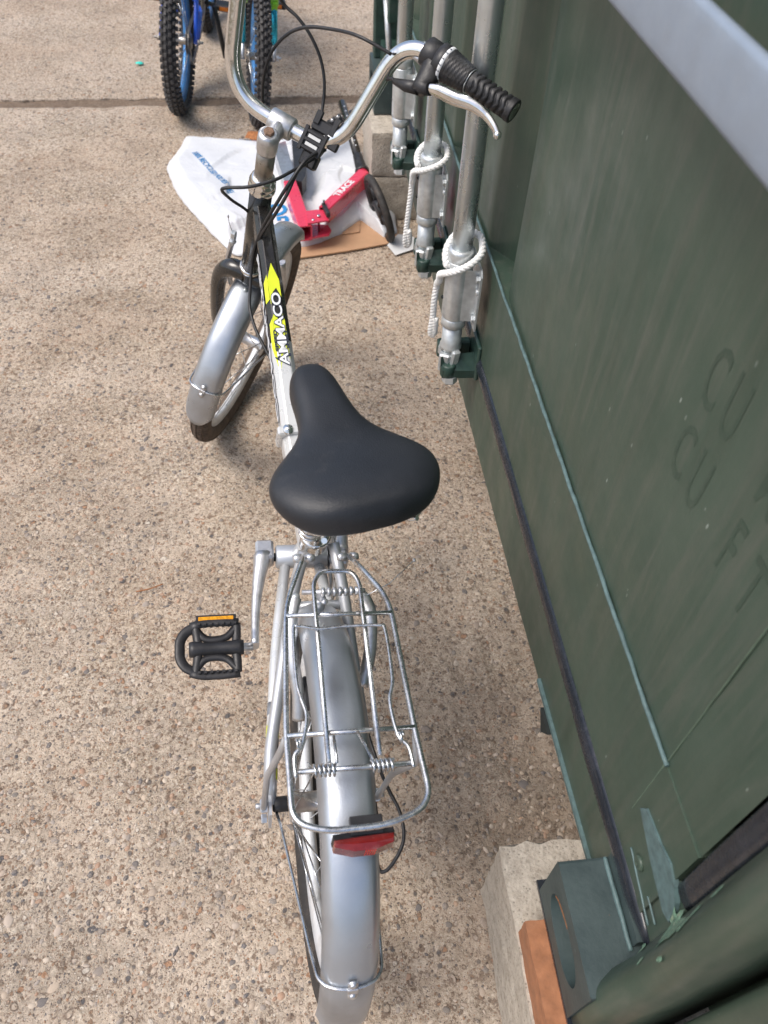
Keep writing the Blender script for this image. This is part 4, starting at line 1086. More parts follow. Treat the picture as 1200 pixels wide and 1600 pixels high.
# facet (left chamfer) yellow continuation
def side_pt(t, s_): # s_ 0..1 down the left chamfer
    w = .0160+.0018*t/L_/.62; h = .027+.002*t/L_/.62
    x0, z0, x1, z1 = -w*.55, h, -w, h*.62
    p = B(t, x0+(x1-x0)*s_, z0+(z1-z0)*s_); nn = (bs*-(z0-z1)*1.0+bu*(-(x1-x0))).normalized(); return p+nn*.0006
for seg in ([(.140, .0), (.152, .7), (.190, .75), (.186, .0)], [(.220, .0), (.228, .6), (.270, .7), (.308, .0)]):
    mb = MB().add([side_pt(t, s_) for t, s_ in seg], [[0, 1, 2, 3]], False); obj('yellow_flash', mb, 'yellow', o1)
def beamtext(body, t0, x, size, mat, z=.0008, bold=0, sx=1, up=True, space=1, ext=.0002):
    def w_(cx, cy_, cz_): 
        t = t0-cx; return B(t, x-cy_, hz(t)+z+cz_)
    return text_mesh('frame_lettering', body, size, mat, o1, (0, 0, 0), (1, 0, 0), (0, 1, 0), ext, sx, bold, space, warp=w_)
beamtext('AMMACO', .304, .0010, .0205, 'navy', .0009, .0014, 1.46, space=.97)
beamtext('AMMACO', .304, .0010, .0205, 'white', .0015, .0004, 1.46, space=.97)
beamtext('6', .296, -.0085, .013, 'navy', .0009, .0004, 1.2)
beamtext('SPEED', .280, -.0088, .0075, 'navy', .0009, .0003, 1.9)
beamtext('6', .290, .0092, .009, 'navy', .0009, .0004, 1.2)
beamtext('SPEED', .276, .0092, .006, 'navy', .0009, .0003, 1.9)
def sidetext(body, t0, size, mat, z, bold, sx, space=1.):
    def w_(cx, cy_, cz_): t = t0-cx; return B(t, -(.0161+.0026*t/L_)-z-cz_, cy_+.002)
    return text_mesh('side_lettering', body, size, mat, o1, (0, 0, 0), (1, 0, 0), (0, 1, 0), .0002, sx, bold, space, warp=w_)
sidetext('COMMUTER', .392, .040, 'navy', .0006, .0018, 1.42, .98)
sidetext('COMMUTER', .392, .040, 'white', .0012, .0004, 1.42, .98)

# ------------------------------------------------------------------ head, stem, handlebar
tube_obj('head_tube', [axp(.335), axp(.545)], .0195, 'blackpaint', bike, 22)
mb = MB().lathe(axp(.322), AX, [(0, .018), (.002, .0225), (.008, .0225), (.011, .020)], 24); obj('lower_headset', mb, 'chrome', bike)
mb = MB().lathe(axp(.543), AX, [(0, .020), (.004, .0235), (.010, .0235), (.012, .021), (.015, .0225), (.022, .0225), (.024, .0195), (.028, .0205), (.031, .018), (.034, .016)], 26); obj('upper_headset', mb, 'chrome', bike)
H = V(-.004, 1.293, .842)
stem = tube_obj('stem', [axp(.56), axp(.640)], .0152, 'stem', bike, 22)
topst = axp(.665)
mb = MB().lathe(axp(.632), AX, [(0, .0158), (.004, .0165), (.024, .0172), (.034, .0165), (.038, .012)], 22)
d_ = H-axp(.648); mb.tube([axp(.648), axp(.648)+d_*.5, H], [.0145, .0125, .016], 16); obj('stem_head', mb, 'alloy', stem)
Hc1R, Hc1L = V(.077, 1.252, .811), V(-.085, 1.334, .873)
hdir = (Hc1R-Hc1L).normalized()
mb = MB().lathe(H-hdir*.020, hdir, [(0, .0165), (.002, .0178), (.038, .0178), (.040, .0165)], 22); obj('bar_clamp', mb, 'alloy', stem)
mb = MB().hexnut(axp(.668), AX, .0085, .007); mb.lathe(axp(.666), AX, [(0, .0115), (.002, .0115)], 16); obj('stem_bolt', mb, 'rust', stem)
c2R, c2L, eR, eL = V(.179, 1.240, .986), V(-.041, 1.351, 1.071), V(.320, 1.117, .932), V(-.22, 1.391, 1.139)
hb = obj('handlebar', MB().tube(fillet([eL, c2L, Hc1L, Hc1R, c2R, eR], [0, .055, .07, .07, .055, 0], 12), .0122, 22), 'chrome', bike)
gd = (eR-c2R).normalized(); gl = (eR-c2R).length
def G(t): return c2R+gd*t
# twist shifter + grip (right)
g0 = .058
mb = MB().lathe(G(g0-.014), gd, [(0, .0175), (.003, .0195), (.016, .0195), (.017, .0235), (.028, .0245), (.030, .0235)], 28); sh = obj('gear_shifter', mb, 'blackplastic', bike)
mb = MB().lathe(G(g0+.014), gd, [(0, .0236), (.001, .0243), (.0055, .0236), (.006, .022)], 28); obj('shifter_ring', mb, 'white', sh)
for i, ch in enumerate('654321'):
    gn = gd.orthogonal().normalized(); 
    aimv = (V(0, 0, 1.417)-G(g0)).normalized(); e1 = (aimv-gd*aimv.dot(gd)).normalized(); e2 = gd.cross(e1)
    a = -.9+.36*i; nn = e1*math.cos(a)+e2*math.sin(a); tt = -e1*math.sin(a)+e2*math.cos(a)
    text_mesh('shifter_digit', ch, .0058, 'navy', sh, G(g0+.017)+nn*.0243-tt*.0015, tt, -gd, .0001, 1, .00005)
mb = MB(); rings = []; n = 36
for i in range(21):
    t = i/20; rr = .0225-.0055*t
    rings.append([G(g0+.020+.038*t)+(gd.orthogonal().normalized()*math.cos(2*PI*j/n)+gd.cross(gd.orthogonal().normalized())*math.sin(2*PI*j/n))*(rr+(.0011 if ((i+(j//2)) % 3) else -.0006)) for j in range(n)])
mb.ring_surf(rings); obj('twist_grip', mb, 'blackplastic', sh)
gs = g0+.060
mb = MB(); rings = []; n = 40; K = 64; o1_ = gd.orthogonal().normalized(); o2_ = gd.cross(o1_); gL = gl-gs
for i in range(K+1):
    t = i/K; rr = .0155
    if t < .02: rr = .0150
    if t > .88: rr = .0168
    if t > .985: rr = .0155
    ring = []
    for j in range(n):
        ph = 2*PI*j/n; g_ = 0
        if .10 < t < .86:
            saw = (t*gL/.0095+abs(((ph/PI*2) % 1)-.5)*1.1) % 1
            g_ = -.0022 if saw < .32 else .0006
        ring.append(G(gs+gL*t)+(o1_*math.cos(ph)+o2_*math.sin(ph))*(rr+g_))
    rings.append(ring)
mb.ring_surf(rings); gr = obj('grip', mb, 'blackplastic', bike)
mb = MB().lathe(G(gs-.002), gd, [(0, .0168), (.0015, .0168)], 24); obj('grip_washer', mb, 'galv', gr)
# left grip
gdl = (eL-c2L).normalized(); mb = MB().tube([c2L+gdl*.07, eL], .016, 16); obj('grip', mb, 'blackplastic', bike)
# brake lever
lev = [(.205, 1.100, .976), (.222, 1.098, .968), (.240, 1.104, .955), (.262, 1.104, .949), (.28, 1.095, .935), (.29, 1.081, .926), (.294, 1.073, .916)]
off = V(.0, .035, -.018)
P = smooth([V(*p) for p in [(.206, 1.165, .945), (.218, 1.156, .945), (.238, 1.141, .941), (.262, 1.128, .937), (.280, 1.114, .928), (.2895, 1.102, .919), (.294, 1.094, .911)]], 6)
rr = [.0068+.003*math.sin(PI*min(1, i/len(P)*1.6)) if i < len(P)*.6 else .0065-.0015*((i/len(P)-.6)/.4) for i in range(len(P))]
mb = MB().tube(P, rr, 12, flat=.7); mb.ball(P[-1], .0062, 10); lv = obj('brake_lever', mb, 'chrome', bike)
mb = MB().tube([G(g0-.006), G(g0-.004)+V(-.004, -.012, -.014), V(.196, 1.180, .938), V(.207, 1.166, .944)], [.018, .018, .0135, .009], 14); mb.lathe(G(g0-.020), gd, [(0, .0185), (.002, .0205), (.022, .0205), (.024, .0185)], 22); obj('lever_bracket', mb, 'blackplastic', lv)
mb = MB().tube([V(.162, 1.220, .934), V(.178, 1.200, .935), V(.194, 1.184, .938)], [.0042, .0085, .0095], 10); obj('cable_boot', mb, 'blackplastic', lv)
mb = MB().tube([G(g0-.02)+V(-.022, .01, -.004), G(g0-.01)+V(-.012, 0, -.010)], [.004, .006], 10); obj('barrel_adjuster', mb, 'alloy', sh)
# light bracket strapped to the bar
bk = H+hdir*.060
hb_up = (V(0, 0, 1.417)-bk).normalized(); hb_up = (hb_up-hdir*hb_up.dot(hdir)).normalized(); hb_f = hb_up.cross(hdir)
if hb_f.z < 0: hb_f = -hb_f
mb = MB().lathe(bk-hdir*.015, hdir, [(0, .0135), (.001, .0158), (.029, .0158), (.030, .0135)], 20)
mb.box(bk+hb_up*.0165, hdir*.0195, hb_f*.016, hb_up*.0022, .001)
for s_ in (-1, 1): mb.box(bk+hdir*.0165*s_+hb_up*.0195, hdir*.0032, hb_f*.019, hb_up*.0030, .001)
for s_ in (-1, 0, 1): mb.box(bk+hb_f*.012*s_+hb_up*.0195, hdir*.016, hb_f*.0028, hb_up*.0025, .001)
mb.box(bk-hb_f*.026+hb_up*.004+hdir*.004, hdir*.014, hb_f*.012, hb_up*.012, .003)
lb = obj('light_bracket', mb, 'blackplastic', bike)
for s_ in (-.006, .006):
    obj('bracket_window', MB().box(bk+hb_up*.0187+hb_f*s_, hdir*.0105, hb_f*.0028, hb_up*.0010, .0004), 'paper', lb)
mb = MB().box(bk+hb_f*.026+hdir*.010+hb_up*.010, hdir*.024, hb_f*.010, hb_up*.007, .003)
mb.box(bk+hb_f*.036-hdir*.008+hb_up*.016, hdir*.005, hb_f*.010, hb_up*.005, .001)
mb.box(bk+hb_f*.034+hdir*.022+hb_up*.018, hdir*.004, hb_f*.014, hb_up*.004, .001)
mb.box(bk+hb_f*.014+hdir*.030+hb_up*.010, hdir*.008, hb_f*.012, hb_up*.006, .002)
obj('bracket_latch', mb, 'blackplastic', lb)
# cables
def cable(pts, r=.0026): obj('cable', MB().tube(smooth([V(*p) for p in pts], 8), r, 8), 'blackplastic', bike)
cable([(.158, 1.225, .968), (.113, 1.25, .983), (.079, 1.3, .975), (.043, 1.33, .968), (.014, 1.35, .952), (-.012, 1.36, .924), (-.028, 1.37, .883), (-.034, 1.38, .834), (-.037, 1.38, .765), (-.045, 1.35, .69), (-.055, 1.31, .64)])
cable([(-.20, 1.40, 1.12), (-.12, 1.40, 1.10), (-.05, 1.385, 1.05), (-.006, 1.38, 1.005), (.012, 1.38, .981), (.03, 1.37, .968), (.048, 1.36, .947), (.062, 1.35, .918), (.067, 1.34, .889), (.064, 1.33, .859), (.054, 1.31, .830), (.03, 1.30, .80)])
cable([(.168, 1.212, .933), (.160, 1.225, .935), (.152, 1.24, .926), (.150, 1.27, .900), (.143, 1.3, .88), (.114, 1.31, .852), (.082, 1.3, .822), (.048, 1.262, .800), (.018, 1.225, .805), (-.019, 1.192, .803), (-.059, 1.18, .799), (-.094, 1.188, .794), (-.1025, 1.198, .784), (-.093, 1.24, .746), (-.071, 1.33, .669), (-.085, 1.38, .60)])
cable([(.062, 1.26, .815), (.032, 1.22, .821), (.005, 1.2, .797), (-.02, 1.2, .76), (-.044, 1.22, .711), (-.062, 1.235, .665), (-.071, 1.235, .63), (-.078, 1.21, .59), (-.080, 1.19, .57), (-.070, 1.15, .55), (-.045, 1.10, .52)], .0028)
cable([(.045, 1.24, .813), (.018, 1.212, .808), (-.004, 1.195, .775), (-.028, 1.20, .735), (-.05, 1.225, .69), (-.060, 1.240, .655), (-.072, 1.24, .62)], .0028)

# ------------------------------------------------------------------ fork and front wheel
WF = Fr(HUB, Fw, Vw, Uw)
fork = obj('fork', MB().tube(smooth([axp(.318), axp(.305), axp(.29)], 3), [.0185]*7, 16), 'blackpaint', bike)
for s_ in (-1, 1):
    P = smooth([axp(.300)+Vw*s_*.008, axp(.296)+Vw*s_*.040, axp(.262)+Vw*s_*.060, axp(.20)+Vw*s_*.064+PF*-.002, axp(.08)+Vw*s_*.062+PF*.006, HUB+Vw*s_*.060], 6)
    rr = [.0195-.008*(i/len(P)) for i in range(len(P))]
    obj('fork_leg', MB().tube(P, rr, 14), 'blackpaint', fork)
    mb = MB().hexnut(HUB+Vw*s_*.066, Vw*s_, .0105, .010); obj('axle_nut', mb, 'alloy', fork)
fwh, FWF = wheel(bike, HUB, Fw, Vw, Uw, .2598, .0230, 'dirtytyre', 'rim', .012, .202, .220, 28, .048, .017, 'alloy', pname='front_wheel')
fm = mudguard(bike, FWF, .267, .0330, .86, PI+.09, name='front_mudguard')
stay(None, FWF, .267, PI-.27, .0330, .060, 'mudguard_stay', fm)
# brake arm + cable end on the left of the crown
bp = axp(.335)+Vw*-.052+PF*.028
mb = MB().tube(smooth([axp(.20)+Vw*-.050+PF*.03, axp(.27)+Vw*-.060+PF*.03, bp+AX*.012], 4), .0055, 10, flat=1.4); o = obj('brake_arm', mb, 'alloy', bike)
mb = MB().lathe(bp+AX*.005, -PF, [(0, .007), (.004, .007), (.0045, .005), (.010, .005)], 12); mb.box(bp+AX*.02, PF*.005, Vw*.005, AX*.010, .002); obj('brake_bolt', mb, 'galv', o)
obj('cable_tail', MB().tube(smooth([bp+AX*.02, bp+AX*.045+Vw*-.010, bp+AX*.065+Vw*-.014], 4), .0007, 5), 'wire', bike)
mb = MB().ball(bp+AX*.065+Vw*-.014, .0018, 8, (1, 1, 2.2)); obj('cable_tip', mb, 'alloy', bike)
mb = MB().tube(smooth([axp(.20)+Vw*.050+PF*.03, axp(.27)+Vw*.060+PF*.03, axp(.345)+Vw*.05+PF*.028], 4), .0055, 10, flat=1.4); o = obj('brake_arm', mb, 'alloy', bike)
mb = MB().lathe(axp(.235)+Vw*.060-PF*.0, -PF, [(0, .010), (.012, .010), (.0125, .0055), (.016, .005)], 14); obj('brake_pad', mb, 'blackplastic', o)
# crown strap fixing of the mudguard
p0 = FWF.O+FWF.d(math.cos(PI/2+.36), 0, math.sin(PI/2+.36))*.281
dd = FWF.d(math.cos(PI/2+.36), 0, math.sin(PI/2+.36)); tt = FWF.d(-math.sin(PI/2+.36), 0, math.cos(PI/2+.36))
mb = MB().box(p0+tt*-.004, tt*.012, Vw*.010, dd*.001, .0008); obj('mudguard_bracket', mb, 'alloy', fm)
mb = MB(); bolt(mb, p0+tt*.018-dd*.002, dd, .0036); bolt(mb, p0+tt*.036-dd*.004, dd, .0036); obj('mudguard_bolt', mb, 'galv', fm)
mb = MB().prism([FWF(-.205, -.026, .055), FWF(-.209, -.026, .054), FWF(-.207, -.026, .058)], Vw*.001); 

# ------------------------------------------------------------------ child's bikes behind
def fr_hl(O, hd, le): return frame_hl(O, hd, le)
def kids_bike(K, parent, R, tw, col, leg2, rear_near, rimmat, seed):
    """K: frame whose origin is the ground contact of the near wheel; sign s: +1 bike extends away from us"""
    wb = .86; RR = R
    n1 = 'rear_wheel' if rear_near else 'front_wheel'; n2 = 'front_wheel' if rear_near else 'rear_wheel'
    w1, _ = wheel(parent, K(0, 0, RR), K.F, K.R, K.U, RR, tw, 'knobby', rimmat, .015, RR-.076, RR-.043, 28, .045, .018, 'stem', True, 'wire', pname=n1)
    w2, _ = wheel(parent, K(wb, 0, RR), K.F, K.R, K.U, RR, tw, 'knobby', rimmat, .015, RR-.076, RR-.043, 28, .045, .018, 'stem', True, 'wire', pname=n2)
    ru, fu = (0, wb) if rear_near else (wb, 0); sg = 1 if rear_near else -1
    BBx = ru+sg*.36; BBp = K(BBx, 0, .27); ST = K(BBx-sg*.11, 0, .56); HTb = K(fu-sg*.16, 0, .55); HTt = K(fu-sg*.20, 0, .66)
    tube_obj('seat_tube', [BBp, ST], .015, col, parent)
    tube_obj('top_tube', [ST-K.U*.04, HTt-K.U*.03], .016, col, parent); tube_obj('down_tube', [BBp, HTb+K.U*.02], .020, col, parent)
    tube_obj('head_tube', [HTb, HTt], .019, col, parent)
    for s_ in (-1, 1):
        tube_obj('seat_stay', [ST-K.U*.05, ST-K.U*.09+K.R*s_*.03, K(ru+sg*.10, s_*.058, RR+.12), K(ru, s_*.064, RR)], .0090, col, parent, 10, .04)
        tube_obj('chain_stay', [BBp, K(BBx-sg*.06, s_*.045, .262), K(ru, s_*.064, RR)], .0100, col, parent, 10, .04)
        mb = MB().hexnut(K(ru, s_*.070, RR), K.R*s_, .010, .009); mb.lathe(K(ru, s_*.078, RR), K.R*s_, [(0, .005), (.012, .005)], 10); obj('axle_nut', mb, 'stem', parent)
        if leg2:   # suspension fork
            top = HTb+K.R*s_*.058+K.U*-.005; dr = K(fu, s_*.058, RR)
            tube_obj('fork_stanchion', [dr.lerp(top, .12), top.lerp(dr, .35)], .0125, 'teal', parent)
            tube_obj('fork_leg', [top.lerp(dr, .52), top+K.U*.01], .0165, col, parent)
            mb = MB().box(top.lerp(dr, .54), K.F*.014, K.R*.011, K.U*.020, .004); obj('brake_boss', mb, col, parent)
            tube_obj('fork_tip', [dr.lerp(top, .16), dr, dr-K.U*.012], .0075, 'alloy', parent)
            mb = MB().hexnut(K(fu, s_*.066, RR), K.R*s_, .010, .009); mb.lathe(K(fu, s_*.074, RR), K.R*s_, [(0, .004), (.010, .004)], 10); obj('axle_nut', mb, 'alloy', parent)
        else:
            tube_obj('fork_leg', [HTb, HTb+K.R*s_*.05-K.U*.02, K(fu, s_*.058, RR)], .0115, col, parent, 12, .03)
    if leg2: tube_obj('fork_crown', [HTb+K.R*-.066, HTb+K.R*.066], .018, col, parent)
    tube_obj('handlebar_stem', [HTt, HTt+K.U*.08], .0125, 'blackplastic', parent)
    tube_obj('handlebar', [HTt+K.d(-sg*.05, -.28, .14), HTt+K.d(0, -.10, .12), HTt+K.d(0, -.03, .085), HTt+K.d(0, .03, .085), HTt+K.d(0, .10, .12), HTt+K.d(-sg*.05, .28, .14)], .011, 'blackplastic', parent, 12, .03)
    tube_obj('seat_post', [ST, ST+K.d(-sg*.02, 0, .10)], .0125, 'alloy', parent)
    mb = MB(); S0 = ST+K.d(-sg*.02, 0, .115); rings = []
    for u, hw in ((-.11, .02), (-.09, .055), (-.05, .062), (0, .04), (.06, .022), (.11, .018), (.13, .008)):
        rings.append([S0+K.d(sg*u, hw*math.cos(a), .016*math.sin(a)) for a in [2*PI*j/14 for j in range(14)]])
    mb.ring_surf(rings); obj('saddle', mb, 'saddle', parent)
    # drivetrain
    mb = MB().lathe(BBp+K.R*.045, K.R, [(0, .02), (.0005, .066), (.003, .066), (.0035, .02)], 36); obj('chainring', mb, 'stem', parent)
    mb = MB()
    for i, r_ in enumerate((.045, .038, .032, .026)): mb.lathe(K(ru, .030+.005*i, RR), K.R, [(0, r_-.003), (.0003, r_), (.002, r_), (.0023, r_-.003)], 26)
    obj('cassette', mb, 'stem', parent)
    mb = MB(); P = smooth([BBp+K.d(0, .046, .066), K(ru+sg*.18, .044, RR+.055), K(ru, .040, RR+.042), K(ru-sg*.042, .04, RR), K(ru, .040, RR-.042), K(ru+sg*.05, .042, RR-.09), BBp+K.d(0, .046, -.066)], 16)
    for i in range(len(P)-1):
        d2 = P[i+1]-P[i]; n_ = d2.normalized().cross(K.R).normalized(); mb.box((P[i]+P[i+1])/2, d2*.47, K.R*(.0045 if i % 2 else .003), n_*.0045)
    obj('chain', mb, 'stem', parent, kind='stuff')
    for s_, a in ((1, -.35), (-1, PI-.35)):
        e = BBp+K.R*s_*.06; e2 = e+K.d(math.cos(a), 0, math.sin(a))*.14+K.R*s_*.012
        tube_obj('crank', [e, e2], .009, 'blackplastic', parent, 8)
        mb = MB().box(e2+K.R*s_*.05, K.F*.034, K.R*.042, K.U*.012, .005); pd = obj('pedal', mb, 'blackplastic', parent)
        for q in (-1, 1): obj('pedal_reflector', MB().box(e2+K.R*s_*.05+K.F*q*.0345, K.F*.0012, K.R*.022, K.U*.007), 'orange', pd)
bl = thing('bicycle', "child's blue bicycle with knobbly black tyres parked behind at the left", 'bicycle', (-.38, 3.33, 0))
kids_bike(fr_hl((-.398, 3.335, 0), .085, .10), bl, .252, .0245, 'blue', False, True, 'bluerim', 1)
K = fr_hl((-.398, 3.335, 0), .085, .10)
tube_obj('kick_stand', [K(.42, .125, .05), K(.40, .085, .25)], .010, 'blackplastic', bl)
K2 = fr_hl((-.108, 3.215, 0), -.07, .12)
gb = thing('bicycle', "child's lime green bicycle with cyan fork tubes, seen behind the chrome handlebar", 'bicycle', (-.092, 3.215, 0))
kids_bike(K2, gb, .235, .0215, 'green', True, False, 'bluerim', 2)

# ------------------------------------------------------------------ bag, cardboard, scooter
mb = MB(); NZ = 0
card = [(.009, 2.237), (.18, 2.272), (.306, 2.305), (.352, 2.341), (.342, 2.60), (.05, 2.63)]
mb.prism([(x, y, .003) for x, y in card], (0, 0, .0045)); cb = obj('cardboard', mb, 'card'); tag(cb, 'flat brown cardboard sheet lying under the white bag', 'cardboard')
mb = MB().prism([(.165, 2.36, .0085), (.222, 2.372, .0085), (.230, 2.45, .0085), (.17, 2.44, .0085)], (0, 0, .004)); obj('flap', mb, 'card', cb)
mb = MB().prism([(.304, 2.292, .009), (.325, 2.239, .005), (.392, 2.272, .005), (.398, 2.34, .006), (.347, 2.354, .010)], (0, 0, .0012)); p_ = obj('paper', mb, 'paper'); tag(p_, 'torn white paper slip beside the scooter wheel', 'paper')

BT0 = (-.329, 2.885); BTA = math.atan2(-.235, .122)
_pl = {}
def crease(x, y, sd, fr_=7.):
    if sd not in _pl:
        r2 = random.Random(sd); n = int(10*fr_); L_ = []
        for i in range(n):
            a = r2.uniform(0, 2*PI); g = r2.uniform(.10, .42); L_.append((r2.uniform(-.5, .45), r2.uniform(2.2, 3.15), g*math.cos(a), g*math.sin(a), r2.uniform(0, .01)))
        _pl[sd] = L_
    x += .012*noise.noise(V(x*9, y*9, sd)); y += .012*noise.noise(V(x*9, y*9, sd+5))
    a = -1; b = 1
    for i, (sx_, sy_, gx, gy, o_) in enumerate(_pl[sd]):
        d2 = (x-sx_)**2+(y-sy_)**2
        if d2 > .05: continue
        q = o_+gx*(x-sx_)+gy*(y-sy_)
        if i % 2: a = max(a, q-d2*1.2)
        else: b = min(b, q+d2*1.2)
    a = 0 if a < -.5 else a; b = 0 if b > .5 else b
    return max(0, .5+(a+b)*6.5)
def sheet(name, outline, centre, z0, amp, puff, sd, mat, curl=.006, rings=34, closed_bottom=True, fr_=7., zf=None):
    N = 150; out = smooth([V(x, y, 0) for x, y in outline], 1, True)
    # resample perimeter
    P = [V(x, y, 0) for x, y in outline]+[V(outline[0][0], outline[0][1], 0)]; L = [0]
    for i in range(1, len(P)): L.append(L[-1]+(P[i]-P[i-1]).length)
    per = []; j = 0
    for i in range(N):
        s_ = L[-1]*i/N
        while L[j+1] < s_: j += 1
        per.append(P[j].lerp(P[j+1], (s_-L[j])/(L[j+1]-L[j])))
    c = V(*centre, 0); mb = MB()
    for k_ in range(rings+1):
        t = (k_/rings)
        for i in range(N):
            d = per[i]-c; rag = 1+.012*noise.noise(V(per[i].x*30, per[i].y*30, sd))*t
            p = c+d*t*rag
            edge = (1-t)*d.length
            e = min(1, edge/.05); h = z0+(amp*crease(p.x, p.y, sd, fr_)+.32*amp*crease(p.x, p.y, sd+31, fr_*2.7)+puff*(1+noise.noise(V(p.x*5, p.y*5, sd+2))))*(e**.6)+curl*(.5+.5*noise.noise(V(p.x*14, p.y*14, sd+4)))*(1-e)
            if zf: h = zf(p.x, p.y, h)
            mb.v.append(V(p.x, p.y, h))
    for k_ in range(rings):
        for i in range(N):
            a = k_*N+i; b = k_*N+(i+1) % N; mb.f.append([a, b, b+N, a+N]); mb.sm.append(True)
    if closed_bottom:
        o = len(mb.v); mb.v += [V(mb.v[rings*N+i].x, mb.v[rings*N+i].y, z0*.5) for i in range(N)]
        for i in range(N): mb.f.append([rings*N+i, rings*N+(i+1) % N, o+(i+1) % N, o+i]); mb.sm.append(True)
    return obj(name, mb, mat, fix=False), mb
bag_out = [(-.371, 3.06), (-.392, 2.96), (-.428, 2.835), (-.384, 2.662), (-.324, 2.533), (-.257, 2.40), (-.178, 2.263), (-.10, 2.275), (.04, 2.30), (.101, 2.325), (.13, 2.375), (.175, 2.43), (.225, 2.47), (.26, 2.60), (.285, 2.80), (.27, 3.0), (.20, 3.06), (.082, 3.022), (-.087, 3.003), (-.23, 3.029)]
bg_o, bgm = sheet('mailing_bag', bag_out, (-.06, 2.68), .008, .036, .003, 4, 'bag', rings=60, fr_=4.6)
tag(bg_o, 'large crumpled white plastic mailing bag with blue lettering, under the red scooter', 'bag')
wr_o, _ = sheet('plastic_wrap', [(.10, 2.33), (.165, 2.37), (.235, 2.45), (.30, 2.34), (.345, 2.36), (.352, 2.50), (.33, 2.70), (.25, 2.80), (.12, 2.75), (.055, 2.55), (.065, 2.40)], (.20, 2.56), .012, .045, .006, 11, 'bag', rings=50, fr_=6.5)
tag(wr_o, 'crumpled white plastic wrap bunched beneath the scooter wheel', 'plastic wrap')
mb = MB()
strip = lin((.318, 2.70, .012), (.330, 3.10, .012), 14)
for i, p in enumerate(strip): mb.v += [p+V(-.004+.003*math.sin(i), 0, 0), p+V(-.006+.003*math.sin(i*1.3), 0, .105+.008*math.sin(i*.9)), p+V(.001, 0, .105+.008*math.sin(i*.9)), p+V(.004, 0, 0)]
for i in range(13):
    for j in range(4):
        a = i*4+j; b = i*4+(j+1) % 4; mb.f.append([a, b, b+4, a+4]); mb.sm.append(False)
mb.f += [[0, 1, 2, 3], [52, 53, 54, 55]]; mb.sm += [False, False]
o = obj('packaging_strip', mb, 'paper'); tag(o, 'upright white packaging edge standing beside the far block stack', 'packaging')
bvh = None
from mathutils.bvhtree import BVHTree
bvh = BVHTree.FromPolygons([tuple(v_) for v_ in bgm.v], bgm.f)
def zbag(x, y):
    r = bvh.ray_cast(V(x, y, 1), V(0, 0, -1)); return r[0].z if r[0] else .02
M['blueprint'] = simple('blue_print', (.02, .22, .50), .5, 0, var=.1)
def bagtext(body, org, ang, size, sx=1., bold=.0006):
    ca, sa = math.cos(ang), math.sin(ang)
    def w_(cx, cy_, cz_):
        x = org[0]+cx*ca-cy_*sa; y = org[1]+cx*sa+cy_*ca; return V(x, y, zbag(x, y)+.0022+cz_)
    text_mesh('bag_lettering', body, size, 'blueprint', bg_o, (0, 0, 0), (1, 0, 0), (0, 1, 0), .0004, sx, bold, warp=w_)
bagtext('100% RECYCLED POLYESTER', BT0, BTA, .031, .76, .0)
bagtext('unicef', (-.21, 3.000), -.10, .040) if 0 else bagtext('oillo', (-.17, 2.992), -.05, .040)
bagtext('GO', (-.035, 2.36), 1.62, .10, 1.0, .002)

sc = thing('scooter', 'folded red scooter with black wheel lying on the white bag', 'scooter', (.15, 2.5, .03))
def sqtube(name, a, b, w, h, mat, par, wall=.004, roll_=0., bev=.003):
    a = Vector(a); b = Vector(b); d = (b-a).normalized(); s_ = d.cross(V(0, 0, 1)).normalized(); u = s_.cross(d)
    s2 = s_*math.cos(roll_)+u*math.sin(roll_); u2 = -s_*math.sin(roll_)+u*math.cos(roll_)
    def sec(w_, h_): return [(w_, h_-bev), (w_-bev, h_), (-w_+bev, h_), (-w_, h_-bev), (-w_, -h_+bev), (-w_+bev, -h_), (w_-bev, -h_), (w_, -h_+bev)]
    mb = MB(); O_ = sec(w, h); I_ = [(x*(w-wall)/w, z*(h-wall)/h) for x, z in O_]
    R1 = [[p+s2*x+u2*z for x, z in S_] for p, S_ in ((a, I_), (a, O_), (b, O_), (b, I_))]
    mb.ring_surf(R1, True, smooth=False); return obj(name, mb, mat, par)
sqtube('deck_tube', (.006, 2.53, .085), (.045, 2.270, .072), .021, .026, 'pink', sc)
mb = MB()
for zz in (.100, .050):
    pts = [(.050, 2.345, zz), (.085, 2.352, zz), (.118, 2.345, zz), (.127, 2.315, zz), (.118, 2.288, zz), (.085, 2.280, zz), (.052, 2.272, zz)]
    mb.prism(pts, (0, 0, .005))
obj('hinge_plate', mb, 'pink', sc)
mb = MB()
for p in ((.088, 2.308),): mb.lathe((p[0], p[1], .045), (0, 0, 1), [(0, .004), (.062, .004), (.0625, .006), (.066, .0045)], 10)
mb.lathe((.07, 2.29, .105), (0, 0, 1), [(0, .006), (.003, .004)], 10)
obj('hinge_bolt', mb, 'chrome', sc)
mb = MB().box((.112, 2.325, .118), (.006, .001, 0), (-.006, .032, .0), (0, 0, .008), .002); mb.box((.108, 2.352, .126), (.003, 0, 0), (0, .010, 0), (0, 0, .006), .001); obj('fold_latch', mb, 'blackplastic', sc)
na, nb = V(.108, 2.345, .092), V(.252, 2.560, .100)
nk = sqtube('neck', na, nb, .019, .024, 'pink', sc)
nd = (nb-na).normalized(); ns = nd.cross(V(0, 0, 1)).normalized(); nu = ns.cross(nd)
text_mesh('neck_lettering', 'TRACE', .030, 'white', nk, na+nd*.075+nu*.0252, nd, -ns, .0005, 1.15, .0008)
mb = MB().lathe(nb+V(-.002, .0, .0), V(-.12, .9, .25), [(-.035, .021), (.02, .021)], 20); obj('steerer', mb, 'pink', sc)
hd_ = V(-.12, .9, .25).normalized()
